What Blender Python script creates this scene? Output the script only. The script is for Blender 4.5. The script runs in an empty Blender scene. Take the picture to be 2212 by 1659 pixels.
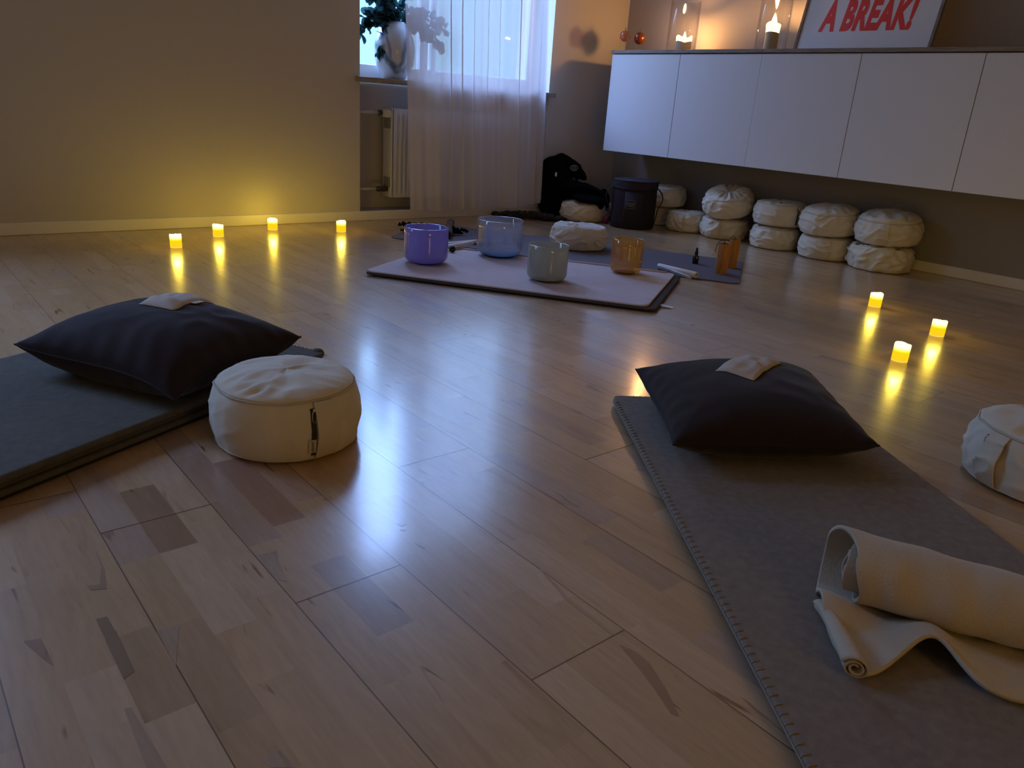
import bpy, math, random
from mathutils import Vector, Matrix, noise
from mathutils.bvhtree import BVHTree
random.seed(7)
SC = bpy.context.scene
COL = SC.collection
PI = math.pi

# ---------------------------------------------------------------- camera
cd = bpy.data.cameras.new('camera'); cam = bpy.data.objects.new('camera', cd); COL.objects.link(cam)
cd.sensor_width = 36.0; cd.lens = 26.885; cd.clip_start = .02; cd.clip_end = 200
RIGHT = Vector((.7690, -.6358, .0661)); DOWN = Vector((-.1695, -.3025, -.9380)); FWD = Vector((.6163, .7101, -.3404))
FWD.normalize(); RIGHT = (RIGHT - FWD*RIGHT.dot(FWD)).normalized(); UP = RIGHT.cross(FWD)
mw = Matrix((RIGHT, UP, -FWD)).transposed().to_4x4(); mw.translation = Vector((0, 0, .73))
cam.matrix_world = mw
SC.camera = cam

# ---------------------------------------------------------------- view, sky and lights
SC.view_settings.view_transform = 'Standard'; SC.view_settings.look = 'None'
SC.view_settings.exposure = 0.12; SC.view_settings.gamma = 1.0
try: SC.view_settings.use_curve_mapping = False
except Exception: pass
SC.cycles.use_denoising = True
SC.cycles.max_bounces = 9; SC.cycles.diffuse_bounces = 5; SC.cycles.glossy_bounces = 4
SC.cycles.transmission_bounces = 6; SC.cycles.transparent_max_bounces = 16
SC.cycles.caustics_reflective = False; SC.cycles.caustics_refractive = False
SC.cycles.sample_clamp_indirect = 3.0

world = bpy.data.worlds.new('dusk_sky'); SC.world = world; world.use_nodes = True
wn = world.node_tree; wn.nodes.clear()
w_out = wn.nodes.new('ShaderNodeOutputWorld'); w_bg = wn.nodes.new('ShaderNodeBackground')
w_tc = wn.nodes.new('ShaderNodeTexCoord'); w_sep = wn.nodes.new('ShaderNodeSeparateXYZ')
w_r = wn.nodes.new('ShaderNodeValToRGB'); w_m = wn.nodes.new('ShaderNodeMapRange')
# overcast dusk sky: dim blue-white haze at the horizon, several times brighter towards the zenith
w_r.color_ramp.elements[0].position = 0.0; w_r.color_ramp.elements[0].color = (.36, .72, 1.0, 1)
w_r.color_ramp.elements[1].position = .5; w_r.color_ramp.elements[1].color = (.31, .50, 1.0, 1)
w_m.inputs[1].default_value = .20; w_m.inputs[2].default_value = .62
w_m.inputs[3].default_value = 1.55; w_m.inputs[4].default_value = 25.0
wn.links.new(w_tc.outputs['Generated'], w_sep.inputs[0]); wn.links.new(w_sep.outputs[2], w_r.inputs[0])
wn.links.new(w_sep.outputs[2], w_m.inputs[0]); wn.links.new(w_r.outputs[0], w_bg.inputs[0])
wn.links.new(w_m.outputs[0], w_bg.inputs[1]); wn.links.new(w_bg.outputs[0], w_out.inputs[0])

def light(name, kind, loc, energy, color, **kw):
    d = bpy.data.lights.new(name, kind); d.energy = energy; d.color = color
    for k, v in kw.items(): setattr(d, k, v)
    o = bpy.data.objects.new(name, d); COL.objects.link(o); o.location = loc
    return o
def portal(name, x0, x1, z0, z1, y):
    o = light(name, 'AREA', ((x0+x1)/2, y, (z0+z1)/2), 1, (1, 1, 1), shape='RECTANGLE', size=x1-x0, size_y=z1-z0)
    o.rotation_euler = (-PI/2, 0, 0); o.data.cycles.is_portal = True
portal('window_portal', 2.385, 3.885, .84, 2.75, 4.53)
portal('fill_window_portal', -1.75, -.3, .84, 2.75, 4.53)
light('room_lamp', 'POINT', (.6, -1.9, .95), 19.0, (1.0, .60, .14), shadow_soft_size=.3)

# ---------------------------------------------------------------- node helpers
def new_mat(name):
    m = bpy.data.materials.new(name); m.use_nodes = True
    nt = m.node_tree; nt.nodes.clear()
    out = nt.nodes.new('ShaderNodeOutputMaterial')
    return m, nt, out
def N(nt, t, **kw):
    n = nt.nodes.new(t)
    for k, v in kw.items():
        if k.startswith('i_'):
            key = k[2:]; key = int(key) if key.isdigit() else key.replace('_', ' ')
            n.inputs[key].default_value = v
        else: setattr(n, k, v)
    return n
def c4(c): return (c[0], c[1], c[2], 1)
def principled(name, col, rough=.6, spec=.5, metal=0, var=0, vscale=6, bump=0, bscale=200, sheen=0, coat=0, emit=None, es=0, detail=3, stretch=None):
    m, nt, out = new_mat(name)
    b = N(nt, 'ShaderNodeBsdfPrincipled'); b.inputs['Roughness'].default_value = rough
    b.inputs['Specular IOR Level'].default_value = spec; b.inputs['Metallic'].default_value = metal
    b.inputs['Sheen Weight'].default_value = sheen; b.inputs['Coat Weight'].default_value = coat
    b.inputs['Base Color'].default_value = c4(col)
    tc = N(nt, 'ShaderNodeTexCoord'); src = tc.outputs['Object']
    if stretch:
        mp = N(nt, 'ShaderNodeMapping'); mp.inputs['Scale'].default_value = stretch
        nt.links.new(src, mp.inputs[0]); src = mp.outputs[0]
    if var:
        n = N(nt, 'ShaderNodeTexNoise'); n.inputs['Scale'].default_value = vscale; n.inputs['Detail'].default_value = detail
        r = N(nt, 'ShaderNodeValToRGB')
        r.color_ramp.elements[0].position = .3; r.color_ramp.elements[1].position = .7
        r.color_ramp.elements[0].color = c4([x*(1-var) for x in col]); r.color_ramp.elements[1].color = c4([min(1, x*(1+var)) for x in col])
        nt.links.new(src, n.inputs['Vector']); nt.links.new(n.outputs['Fac'], r.inputs[0]); nt.links.new(r.outputs[0], b.inputs['Base Color'])
    if bump:
        n2 = N(nt, 'ShaderNodeTexNoise'); n2.inputs['Scale'].default_value = bscale; n2.inputs['Detail'].default_value = 4
        bp = N(nt, 'ShaderNodeBump'); bp.inputs['Strength'].default_value = bump; bp.inputs['Distance'].default_value = .002
        nt.links.new(src, n2.inputs['Vector']); nt.links.new(n2.outputs['Fac'], bp.inputs['Height']); nt.links.new(bp.outputs[0], b.inputs['Normal'])
    if emit: b.inputs['Emission Color'].default_value = c4(emit); b.inputs['Emission Strength'].default_value = es
    nt.links.new(b.outputs[0], out.inputs[0])
    return m
def sheer(name, col, trans, transl, tint=(1, 1, 1)):
    m, nt, out = new_mat(name)
    t = N(nt, 'ShaderNodeBsdfTransparent'); t.inputs[0].default_value = c4(tint)
    d = N(nt, 'ShaderNodeBsdfDiffuse'); d.inputs[0].default_value = c4(col)
    l = N(nt, 'ShaderNodeBsdfTranslucent'); l.inputs[0].default_value = c4(col)
    a = N(nt, 'ShaderNodeMixShader'); a.inputs[0].default_value = transl
    nt.links.new(d.outputs[0], a.inputs[1]); nt.links.new(l.outputs[0], a.inputs[2])
    b = N(nt, 'ShaderNodeMixShader'); b.inputs[0].default_value = trans
    # woven threads: seen edge-on the cloth closes up
    lw = N(nt, 'ShaderNodeLayerWeight'); lw.inputs[0].default_value = .35
    mr = N(nt, 'ShaderNodeMapRange'); mr.inputs[1].default_value = .2; mr.inputs[2].default_value = 1; mr.inputs[3].default_value = trans; mr.inputs[4].default_value = .1*trans
    nt.links.new(lw.outputs['Facing'], mr.inputs[0]); nt.links.new(mr.outputs[0], b.inputs[0])
    nt.links.new(a.outputs[0], b.inputs[1]); nt.links.new(t.outputs[0], b.inputs[2]); nt.links.new(b.outputs[0], out.inputs[0])
    return m
def thin_glass(name, tint, body=None, bodyfac=0.0, gloss=.12, rough=.03, ztop=None, base=.035):
    """thin-walled glass: clear see-through, a fresnel shine, and optionally a frosted body"""
    m, nt, out = new_mat(name)
    t = N(nt, 'ShaderNodeBsdfTransparent'); t.inputs[0].default_value = c4(tint)
    g = N(nt, 'ShaderNodeBsdfGlossy'); g.inputs['Roughness'].default_value = rough
    last = t.outputs[0]
    if body:
        d = N(nt, 'ShaderNodeBsdfDiffuse'); d.inputs[0].default_value = c4(body)
        l = N(nt, 'ShaderNodeBsdfTranslucent'); l.inputs[0].default_value = c4(body)
        a = N(nt, 'ShaderNodeMixShader'); a.inputs[0].default_value = .5
        nt.links.new(d.outputs[0], a.inputs[1]); nt.links.new(l.outputs[0], a.inputs[2])
        b = N(nt, 'ShaderNodeMixShader'); b.inputs[0].default_value = bodyfac
        if ztop:
            tc = N(nt, 'ShaderNodeTexCoord'); sp = N(nt, 'ShaderNodeSeparateXYZ'); mr = N(nt, 'ShaderNodeMapRange')
            mr.inputs[1].default_value = 0; mr.inputs[2].default_value = ztop[0]; mr.inputs[3].default_value = ztop[1]; mr.inputs[4].default_value = ztop[2]
            nt.links.new(tc.outputs['Object'], sp.inputs[0]); nt.links.new(sp.outputs[2], mr.inputs[0]); nt.links.new(mr.outputs[0], b.inputs[0])
            cr = N(nt, 'ShaderNodeValToRGB'); cr.color_ramp.elements[0].color = c4(ztop[3]); cr.color_ramp.elements[1].color = c4(body); cr.color_ramp.elements[1].position = .75
            m2 = N(nt, 'ShaderNodeMapRange'); m2.inputs[2].default_value = ztop[0]
            nt.links.new(sp.outputs[2], m2.inputs[0]); nt.links.new(m2.outputs[0], cr.inputs[0])
            nt.links.new(cr.outputs[0], d.inputs[0]); nt.links.new(cr.outputs[0], l.inputs[0])
        nt.links.new(t.outputs[0], b.inputs[1]); nt.links.new(a.outputs[0], b.inputs[2]); last = b.outputs[0]
    f = N(nt, 'ShaderNodeLayerWeight'); f.inputs[0].default_value = .5      # same shine from both faces of the thin wall
    pw = N(nt, 'ShaderNodeMath', operation='POWER'); pw.inputs[1].default_value = 4.5
    ad = N(nt, 'ShaderNodeMath', operation='MULTIPLY_ADD'); ad.inputs[1].default_value = .75; ad.inputs[2].default_value = base + gloss*.2
    nt.links.new(f.outputs['Facing'], pw.inputs[0]); nt.links.new(pw.outputs[0], ad.inputs[0])
    x = N(nt, 'ShaderNodeMixShader'); nt.links.new(ad.outputs[0], x.inputs[0])
    nt.links.new(last, x.inputs[1]); nt.links.new(g.outputs[0], x.inputs[2]); nt.links.new(x.outputs[0], out.inputs[0])
    return m
def emission(name, col, s):
    m, nt, out = new_mat(name)
    e = N(nt, 'ShaderNodeEmission'); e.inputs[0].default_value = c4(col); e.inputs[1].default_value = s
    nt.links.new(e.outputs[0], out.inputs[0]); return m

# ---------------------------------------------------------------- materials
M = {}
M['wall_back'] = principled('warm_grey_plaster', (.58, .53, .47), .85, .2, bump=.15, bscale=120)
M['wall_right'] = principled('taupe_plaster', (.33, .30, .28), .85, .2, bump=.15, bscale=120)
M['ceiling'] = principled('white_ceiling_paint', (.75, .72, .68), .9, .1)
M['baseboard'] = principled('cream_gloss_paint', (.82, .77, .70), .45, .4)
M['sill'] = principled('stone_sill', (.30, .25, .22), .5, .4, var=.25, vscale=40)
M['white_paint'] = principled('white_lacquer', (.80, .80, .80), .35, .5)
M['radiator'] = principled('radiator_enamel', (.66, .65, .65), .4, .5)
M['dark_slot'] = principled('dark_slot', (.06, .06, .06), .8, .1)
M['brass'] = principled('dark_brass_coupling', (.12, .10, .08), .4, .5, metal=.8)
M['cabinet'] = principled('satin_white_door', (.70, .70, .74), .38, .5)
M['cabinet_body'] = principled('white_carcass', (.45, .44, .44), .6, .3)
M['counter'] = principled('grey_oak_top', (.23, .18, .145), .5, .35, var=.35, vscale=8, stretch=(30, 2, 30), detail=5)
M['zafu'] = principled('natural_cotton', (.70, .63, .50), .92, .15, var=.05, vscale=14, bump=.35, bscale=420, sheen=.15)
M['zafu_white'] = principled('bleached_cotton', (.68, .65, .62), .92, .15, var=.04, vscale=14, bump=.35, bscale=420, sheen=.15)
M['seam'] = principled('cotton_piping', (.55, .49, .39), .9, .15)
M['zip'] = principled('dark_zip', (.05, .045, .035), .7, .2)  # dark line of the zip
M['metal'] = principled('bright_metal', (.75, .7, .6), .25, .5, metal=1)
M['label_cream'] = principled('cream_label', (.62, .56, .44), .8, .2)
M['ink'] = principled('black_ink', (.03, .03, .03), .7, .2)
M['pillow'] = principled('charcoal_cotton', (.026, .018, .018), .92, .12, bump=.3, bscale=500, sheen=.12)
M['eye_cloth'] = principled('cream_muslin', (.58, .50, .42), .95, .1, var=.05, vscale=30, bump=.3, bscale=500)
M['felt_grey'] = principled('grey_felt', (.225, .187, .155), .95, .1, var=.12, vscale=60, bump=.5, bscale=300, sheen=.05)
M['felt_green'] = principled('slate_green_felt', (.105, .097, .078), .95, .1, var=.12, vscale=50, bump=.5, bscale=300, sheen=.05)
M['strap'] = principled('cotton_webbing', (.66, .58, .45), .85, .2, bump=.4, bscale=500)
M['thread'] = principled('grey_thread', (.27, .24, .21), .9, .1)
M['mat_black'] = principled('black_foam', (.02, .02, .02), .8, .2)
M['mat_purple'] = principled('grey_purple_mat', (.135, .115, .135), .75, .3, bump=.2, bscale=400)
M['blanket_cream'] = principled('ecru_fleece', (.50, .42, .32), .96, .1, var=.05, vscale=20, bump=.6, bscale=260, sheen=.2)
M['blanket_pink'] = principled('pale_pink_felt', (.60, .50, .50), .95, .1, var=.04, vscale=20, bump=.5, bscale=300)
M['blanket_under'] = principled('brown_grey_felt', (.075, .062, .055), .95, .1, bump=.5, bscale=300)
M['rubber'] = principled('black_rubber', (.012, .012, .012), .5, .3)
M['nylon'] = principled('plum_black_nylon', (.022, .013, .020), .7, .25, bump=.4, bscale=600)
M['nylon_lid'] = principled('plum_nylon_lid', (.030, .020, .030), .7, .25, bump=.4, bscale=600)
M['patch_print'] = principled('pale_print', (.25, .24, .24), .8, .2)
M['jacket'] = principled('black_cloth', (.0035, .0035, .0045), .95, .05)
M['bamboo'] = principled('orange_bamboo', (.42, .17, .035), .5, .4, var=.22, vscale=5, stretch=(20, 20, 2.5), detail=5)
M['cord'] = principled('black_cord', (.01, .01, .01), .8, .2)
M['wax'] = principled('ivory_wax', (.72, .60, .42), .5, .3)
M['mallet'] = principled('white_tube', (.74, .71, .68), .45, .4)
M['poster'] = principled('poster_paper', (.72, .72, .76), .35, .5)
M['red_ink'] = principled('red_print', (.78, .045, .03), .5, .4)
M['oak_frame'] = principled('grey_oak_frame', (.22, .18, .14), .5, .3, var=.2, vscale=30)
M['leaf'] = sheer('dark_leaf', (.035, .085, .09), .0, .45)
M['stem'] = principled('woody_stem', (.03, .025, .02), .8, .2)
M['scarf'] = principled('patterned_scarf', (.03, .03, .028), .9, .1, var=.95, vscale=60)
M['fuzz'] = principled('black_feather', (.004, .004, .004), .9, .1)
M['rainstick'] = principled('dry_cactus_wood', (.17, .12, .085), .9, .1, var=.6, vscale=60, bump=1, bscale=80)
M['pink'] = principled('magenta_cloth', (.22, .03, .07), .8, .2)
M['bottle'] = principled('black_glass', (.006, .006, .006), .12, .6)
M['copper'] = principled('copper_ball', (.22, .05, .02), .25, .6, metal=.5)
M['grey_plastic'] = principled('pale_plastic', (.45, .45, .43), .6, .3)
M['purple_bowl'] = thin_glass('violet_crystal', (.6, .55, 1), (.42, .37, .78), .97, .25, .1)
M['green_bowl'] = thin_glass('sage_crystal', (.9, .9, .85), (.55, .55, .47), .95, .2, .12)
M['blue_bowl'] = thin_glass('blue_clear_crystal', (.90, .92, .98), (.52, .52, .58), .3, .4, .05, ztop=(.07, .80, .24, (.04, .34, .60)))
M['amber_bowl'] = thin_glass('amber_crystal', (.97, .80, .48), (.85, .48, .14), .17, .4, .05)
M['clear'] = thin_glass('clear_glass', (.97, .97, .97), None, 0, .0, .02)
M['rose_glass'] = thin_glass('rose_glass', (.8, .55, .45), (.5, .25, .18), .2, .2, .05)
M['clear_tube'] = thin_glass('clear_tube', (.9, .9, .92), (.6, .6, .65), .25, .0, .2)
M['pane'] = thin_glass('window_glass', (.97, .98, 1), None, 0, .0, .01, base=.004)
M['curtain'] = sheer('sheer_voile', (.88, .84, .85), .25, .16)
M['curtain_hem'] = sheer('voile_hem', (.80, .76, .78), .15, .4)
M['flame'] = emission('flame', (1.0, .66, .26), 12)
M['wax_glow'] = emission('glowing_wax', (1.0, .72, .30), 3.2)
M['led_tip'] = emission('led_flame', (1.0, .85, .35), 14)

def vcol_material(name, rough, spec, coat=0, grain=False):
    m, nt, out = new_mat(name)
    b = N(nt, 'ShaderNodeBsdfPrincipled'); b.inputs['Roughness'].default_value = rough; b.inputs['Specular IOR Level'].default_value = spec
    b.inputs['Coat Weight'].default_value = coat; b.inputs['Coat Roughness'].default_value = .12
    a = N(nt, 'ShaderNodeAttribute'); a.attribute_name = 'tone'
    nt.links.new(a.outputs['Color'], b.inputs['Base Color']); nt.links.new(b.outputs[0], out.inputs[0])
    return m
M['vase'] = vcol_material('swirled_glass', .15, .6, .4)

def floor_material():
    m, nt, out = new_mat('maple_parquet')
    b = N(nt, 'ShaderNodeBsdfPrincipled')
    a = N(nt, 'ShaderNodeAttribute'); a.attribute_name = 'tone'
    s = N(nt, 'ShaderNodeAttribute'); s.attribute_name = 'piece_seed'
    tc = N(nt, 'ShaderNodeTexCoord')
    mp = N(nt, 'ShaderNodeMapping'); mp.inputs['Scale'].default_value = (1, .13, 1)
    off = N(nt, 'ShaderNodeVectorMath', operation='MULTIPLY_ADD'); off.inputs[1].default_value = (17, 29, 41)
    nt.links.new(tc.outputs['Object'], mp.inputs[0]); nt.links.new(s.outputs['Color'], off.inputs[0]); nt.links.new(mp.outputs[0], off.inputs[2])
    # fine grain
    n1 = N(nt, 'ShaderNodeTexNoise'); n1.inputs['Scale'].default_value = 130; n1.inputs['Detail'].default_value = 5; n1.inputs['Distortion'].default_value = .4
    nt.links.new(off.outputs[0], n1.inputs['Vector'])
    r1 = N(nt, 'ShaderNodeMapRange'); r1.inputs[1].default_value = .25; r1.inputs[2].default_value = .75; r1.inputs[3].default_value = .90; r1.inputs[4].default_value = 1.07
    nt.links.new(n1.outputs['Fac'], r1.inputs[0])
    # broad figure and brown heartwood streaks
    n2 = N(nt, 'ShaderNodeTexNoise'); n2.inputs['Scale'].default_value = 16; n2.inputs['Detail'].default_value = 3; n2.inputs['Distortion'].default_value = 1.2
    nt.links.new(off.outputs[0], n2.inputs['Vector'])
    r2 = N(nt, 'ShaderNodeValToRGB'); e = r2.color_ramp.elements
    e[0].position = .24; e[0].color = (.62, .50, .40, 1); e[1].position = .36; e[1].color = (.94, .93, .91, 1)
    e2 = e.new(.30); e2.color = (.86, .80, .74, 1); e3 = e.new(.6); e3.color = (1.03, 1.03, 1.03, 1)
    nt.links.new(n2.outputs['Fac'], r2.inputs[0])
    # rare dark knife-thin marks
    n3 = N(nt, 'ShaderNodeTexNoise'); n3.inputs['Scale'].default_value = 42; n3.inputs['Detail'].default_value = 2; n3.inputs['Distortion'].default_value = .8
    nt.links.new(off.outputs[0], n3.inputs['Vector'])
    r3 = N(nt, 'ShaderNodeValToRGB'); f = r3.color_ramp.elements
    f[0].position = .245; f[0].color = (.45, .33, .25, 1); f[1].position = .31; f[1].color = (1, 1, 1, 1)
    nt.links.new(n3.outputs['Fac'], r3.inputs[0])
    m1 = N(nt, 'ShaderNodeMixRGB', blend_type='MULTIPLY'); m1.inputs[0].default_value = 1
    m2 = N(nt, 'ShaderNodeMixRGB', blend_type='MULTIPLY'); m2.inputs[0].default_value = 1
    m3 = N(nt, 'ShaderNodeMixRGB', blend_type='MULTIPLY'); m3.inputs[0].default_value = 1
    nt.links.new(a.outputs['Color'], m1.inputs[1]); nt.links.new(r2.outputs[0], m1.inputs[2])
    nt.links.new(m1.outputs[0], m2.inputs[1]); nt.links.new(r1.outputs[0], m2.inputs[2])
    nt.links.new(m2.outputs[0], m3.inputs[1]); nt.links.new(r3.outputs[0], m3.inputs[2])
    nt.links.new(m3.outputs[0], b.inputs['Base Color'])
    n4 = N(nt, 'ShaderNodeTexNoise'); n4.inputs['Scale'].default_value = 7; n4.inputs['Detail'].default_value = 3
    nt.links.new(tc.outputs['Object'], n4.inputs['Vector'])
    r4 = N(nt, 'ShaderNodeMapRange'); r4.inputs[3].default_value = .24; r4.inputs[4].default_value = .36
    nt.links.new(n4.outputs['Fac'], r4.inputs[0]); nt.links.new(r4.outputs[0], b.inputs['Roughness'])
    b.inputs['Specular IOR Level'].default_value = .55
    b.inputs['Coat Weight'].default_value = .75; b.inputs['Coat Roughness'].default_value = .15; b.inputs['Coat IOR'].default_value = 1.55
    bp = N(nt, 'ShaderNodeBump'); bp.inputs['Strength'].default_value = .12; bp.inputs['Distance'].default_value = .001
    nt.links.new(n1.outputs['Fac'], bp.inputs['Height']); nt.links.new(bp.outputs[0], b.inputs['Normal'])
    nt.links.new(b.outputs[0], out.inputs[0])
    return m
M['floor'] = floor_material()

def led_material():
    m, nt, out = new_mat('glowing_led_wax')
    e = N(nt, 'ShaderNodeEmission'); tc = N(nt, 'ShaderNodeTexCoord'); sp = N(nt, 'ShaderNodeSeparateXYZ')
    r = N(nt, 'ShaderNodeValToRGB'); el = r.color_ramp.elements
    mr = N(nt, 'ShaderNodeMapRange'); mr.inputs[2].default_value = .064
    el[0].position = 0; el[0].color = (.95, .62, .10, 1); el[1].position = 1; el[1].color = (1, .95, .42, 1)
    x = el.new(.10); x.color = (1, .56, .012, 1); x = el.new(.52); x.color = (1, .60, .006, 1); x = el.new(.60); x.color = (1, .84, .02, 1); x = el.new(.70); x.color = (1, .90, .22, 1)
    s = N(nt, 'ShaderNodeMapRange'); s.inputs[1].default_value = .55; s.inputs[2].default_value = .8; s.inputs[3].default_value = 1.05; s.inputs[4].default_value = 2.6
    nt.links.new(tc.outputs['Object'], sp.inputs[0]); nt.links.new(sp.outputs[2], mr.inputs[0])
    nt.links.new(mr.outputs[0], r.inputs[0]); nt.links.new(mr.outputs[0], s.inputs[0])
    nt.links.new(r.outputs[0], e.inputs[0]); nt.links.new(s.outputs[0], e.inputs[1]); nt.links.new(e.outputs[0], out.inputs[0])
    return m
M['led'] = led_material()

# ---------------------------------------------------------------- geometry helpers
def obj(name, verts, faces, mat, parent=None, smooth=False, loc=None, colors=None, seeds=None, auto=None):
    me = bpy.data.meshes.new(name); me.from_pydata([tuple(v) for v in verts], [], faces); me.update()
    if mat: me.materials.append(M[mat] if isinstance(mat, str) else mat)
    if smooth or auto:
        for p in me.polygons: p.use_smooth = True
        if auto: me.set_sharp_from_angle(angle=math.radians(auto))
    if colors:
        at = me.color_attributes.new('tone', 'FLOAT_COLOR', 'POINT')
        for i, c in enumerate(colors): at.data[i].color = (c[0], c[1], c[2], 1)
    if seeds:
        at = me.color_attributes.new('piece_seed', 'FLOAT_COLOR', 'POINT')
        for i, c in enumerate(seeds): at.data[i].color = (c[0], c[1], c[2], 1)
    o = bpy.data.objects.new(name, me); COL.objects.link(o)
    if parent: o.parent = parent
    if loc is not None: o.location = loc
    return o
def tag(o, label=None, cat=None, group=None, kind=None):
    if label: o['label'] = label
    if cat: o['category'] = cat
    if group: o['group'] = group
    if kind: o['kind'] = kind
    return o
def thing(name, label, cat, loc=(0, 0, 0), rz=0, group=None, rot=None):
    o = bpy.data.objects.new(name, None); COL.objects.link(o); o.location = loc
    o.rotation_euler = rot if rot else (0, 0, rz); o.empty_display_size = .05
    return tag(o, label, cat, group)
class MB:
    def __init__(s): s.v = []; s.f = []
    def add(s, v, f):
        k = len(s.v); s.v += [Vector(x) for x in v]; s.f += [tuple(i+k for i in q) for q in f]; return s
    def box(s, x0, x1, y0, y1, z0, z1):
        v = [(x0,y0,z0),(x1,y0,z0),(x1,y1,z0),(x0,y1,z0),(x0,y0,z1),(x1,y0,z1),(x1,y1,z1),(x0,y1,z1)]
        return s.add(v, [(0,3,2,1),(4,5,6,7),(0,1,5,4),(1,2,6,5),(2,3,7,6),(3,0,4,7)])
    def lathe(s, prof, n=48, fn=None, c=(0, 0, 0), capb=False, capt=False):
        v = []; f = []
        for r, z in prof:
            for i in range(n):
                a = 2*PI*i/n; p = Vector((r*math.cos(a), r*math.sin(a), z))
                if fn: p = fn(p, a)
                v.append(p + Vector(c))
        m = len(prof)
        for j in range(m-1):
            for i in range(n):
                i2 = (i+1) % n; f.append((j*n+i, j*n+i2, (j+1)*n+i2, (j+1)*n+i))
        if capb: f.append(tuple(reversed(range(n))))
        if capt: f.append(tuple(range((m-1)*n, m*n)))
        return s.add(v, f)
    def tube(s, pts, r, n=8, cap=True, closed=False, rads=None):
        pts = [Vector(p) for p in pts]; m = len(pts); v = []; f = []
        prev = None
        for j, p in enumerate(pts):
            if closed: t = pts[(j+1) % m] - pts[j-1]
            else: t = pts[min(j+1, m-1)] - pts[max(j-1, 0)]
            if t.length < 1e-9: t = Vector((0, 0, 1))
            t.normalize()
            if prev is None:
                u = t.cross(Vector((0, 0, 1)))
                if u.length < .1: u = t.cross(Vector((1, 0, 0)))
            else: u = prev - t*prev.dot(t)
            u.normalize(); prev = u; w = t.cross(u)
            rr = rads[j] if rads else r
            for i in range(n):
                a = 2*PI*i/n; v.append(p + (u*math.cos(a) + w*math.sin(a))*rr)
        k = m if closed else m-1
        for j in range(k):
            j2 = (j+1) % m
            for i in range(n):
                i2 = (i+1) % n; f.append((j*n+i, j*n+i2, j2*n+i2, j2*n+i))
        if cap and not closed: f.append(tuple(reversed(range(n)))); f.append(tuple(range((m-1)*n, m*n)))
        return s.add(v, f)
    def build(s, name, mat, parent=None, smooth=False, loc=None, auto=None):
        return obj(name, s.v, s.f, mat, parent, smooth, loc, auto=auto)
def bevel(o, w, seg=2):
    m = o.modifiers.new('bevel', 'BEVEL'); m.width = w; m.segments = seg; m.limit_method = 'ANGLE'; m.angle_limit = .6
    return o
def struct(o): o['kind'] = 'structure'; return o
def nz(x, y, z=0, s=1.0): return noise.noise(Vector((x*s, y*s, z*s)))
def text_mesh(name, body, size, mat, parent, matrix, extrude=.0004, shear=0, xs=1, offset=0, align='CENTER', sp=1.0):
    cu = bpy.data.curves.new(name, 'FONT'); cu.body = body; cu.size = size; cu.extrude = extrude; cu.shear = shear
    cu.space_character = sp; cu.align_x = align; cu.align_y = 'CENTER'; cu.offset = offset; cu.resolution_u = 4
    t = bpy.data.objects.new(name+'_tmp', cu); COL.objects.link(t)
    dg = bpy.context.evaluated_depsgraph_get(); dg.update()
    me = bpy.data.meshes.new_from_object(t.evaluated_get(dg)); bpy.data.objects.remove(t); bpy.data.curves.remove(cu)
    me.name = name; me.materials.clear(); me.materials.append(M[mat])
    me.transform(matrix @ Matrix.Diagonal((xs, 1, 1, 1)))
    o = bpy.data.objects.new(name, me); COL.objects.link(o); o.parent = parent
    return o
def remeshed(name, mb, mat, parent, voxel, amp=0, scale=8, smooth_it=6, stretch=(1, 1, 1)):
    """fuse overlapping lumps into one continuous cloth surface and crease it"""
    me = bpy.data.meshes.new(name); me.from_pydata([tuple(v) for v in mb.v], [], mb.f); me.update()
    t = bpy.data.objects.new(name+'_tmp', me); COL.objects.link(t)
    r = t.modifiers.new('r', 'REMESH'); r.mode = 'VOXEL'; r.voxel_size = voxel; r.use_smooth_shade = True
    s = t.modifiers.new('s', 'SMOOTH'); s.iterations = smooth_it; s.factor = .5
    dg = bpy.context.evaluated_depsgraph_get(); dg.update()
    m2 = bpy.data.meshes.new_from_object(t.evaluated_get(dg)); bpy.data.objects.remove(t)
    if amp:
        ns = [v.normal.copy() for v in m2.vertices]
        for v, nn in zip(m2.vertices, ns):
            q = Vector((v.co.x*stretch[0], v.co.y*stretch[1], v.co.z*stretch[2]))*scale
            w = noise.noise_vector(q*.6)*.8
            d = 1 - abs(noise.noise(q + w))*2.2
            v.co += nn*amp*(d-.5)
    m2.name = name; m2.materials.clear(); m2.materials.append(M[mat])
    for p in m2.polygons: p.use_smooth = True
    o = bpy.data.objects.new(name, m2); COL.objects.link(o)
    if parent: o.parent = parent
    return o
def ellipsoid(mb, c, r, rot=(0, 0, 0), n=16):
    from mathutils import Euler
    R = Euler(rot).to_matrix(); v = []; f = []
    for j in range(n+1):
        ph = PI*j/n
        for i in range(2*n):
            th = PI*i/n
            v.append(Vector(c) + R @ Vector((r[0]*math.sin(ph)*math.cos(th), r[1]*math.sin(ph)*math.sin(th), r[2]*math.cos(ph))))
    for j in range(n):
        for i in range(2*n):
            i2 = (i+1) % (2*n); f.append((j*2*n+i, (j+1)*2*n+i, (j+1)*2*n+i2, j*2*n+i2))
    mb.add(v, f)

# ================================================================ THE ROOM
XR, YB, H = 4.62, 4.30, 3.05       # right wall, window wall, ceiling
XL, YF = -2.6, -2.8
WX0, WX1, SILL, WTOP = 2.385, 3.885, .84, 2.75
VX0, VX1 = -1.75, -.3  # span of the side window added out of view

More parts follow.
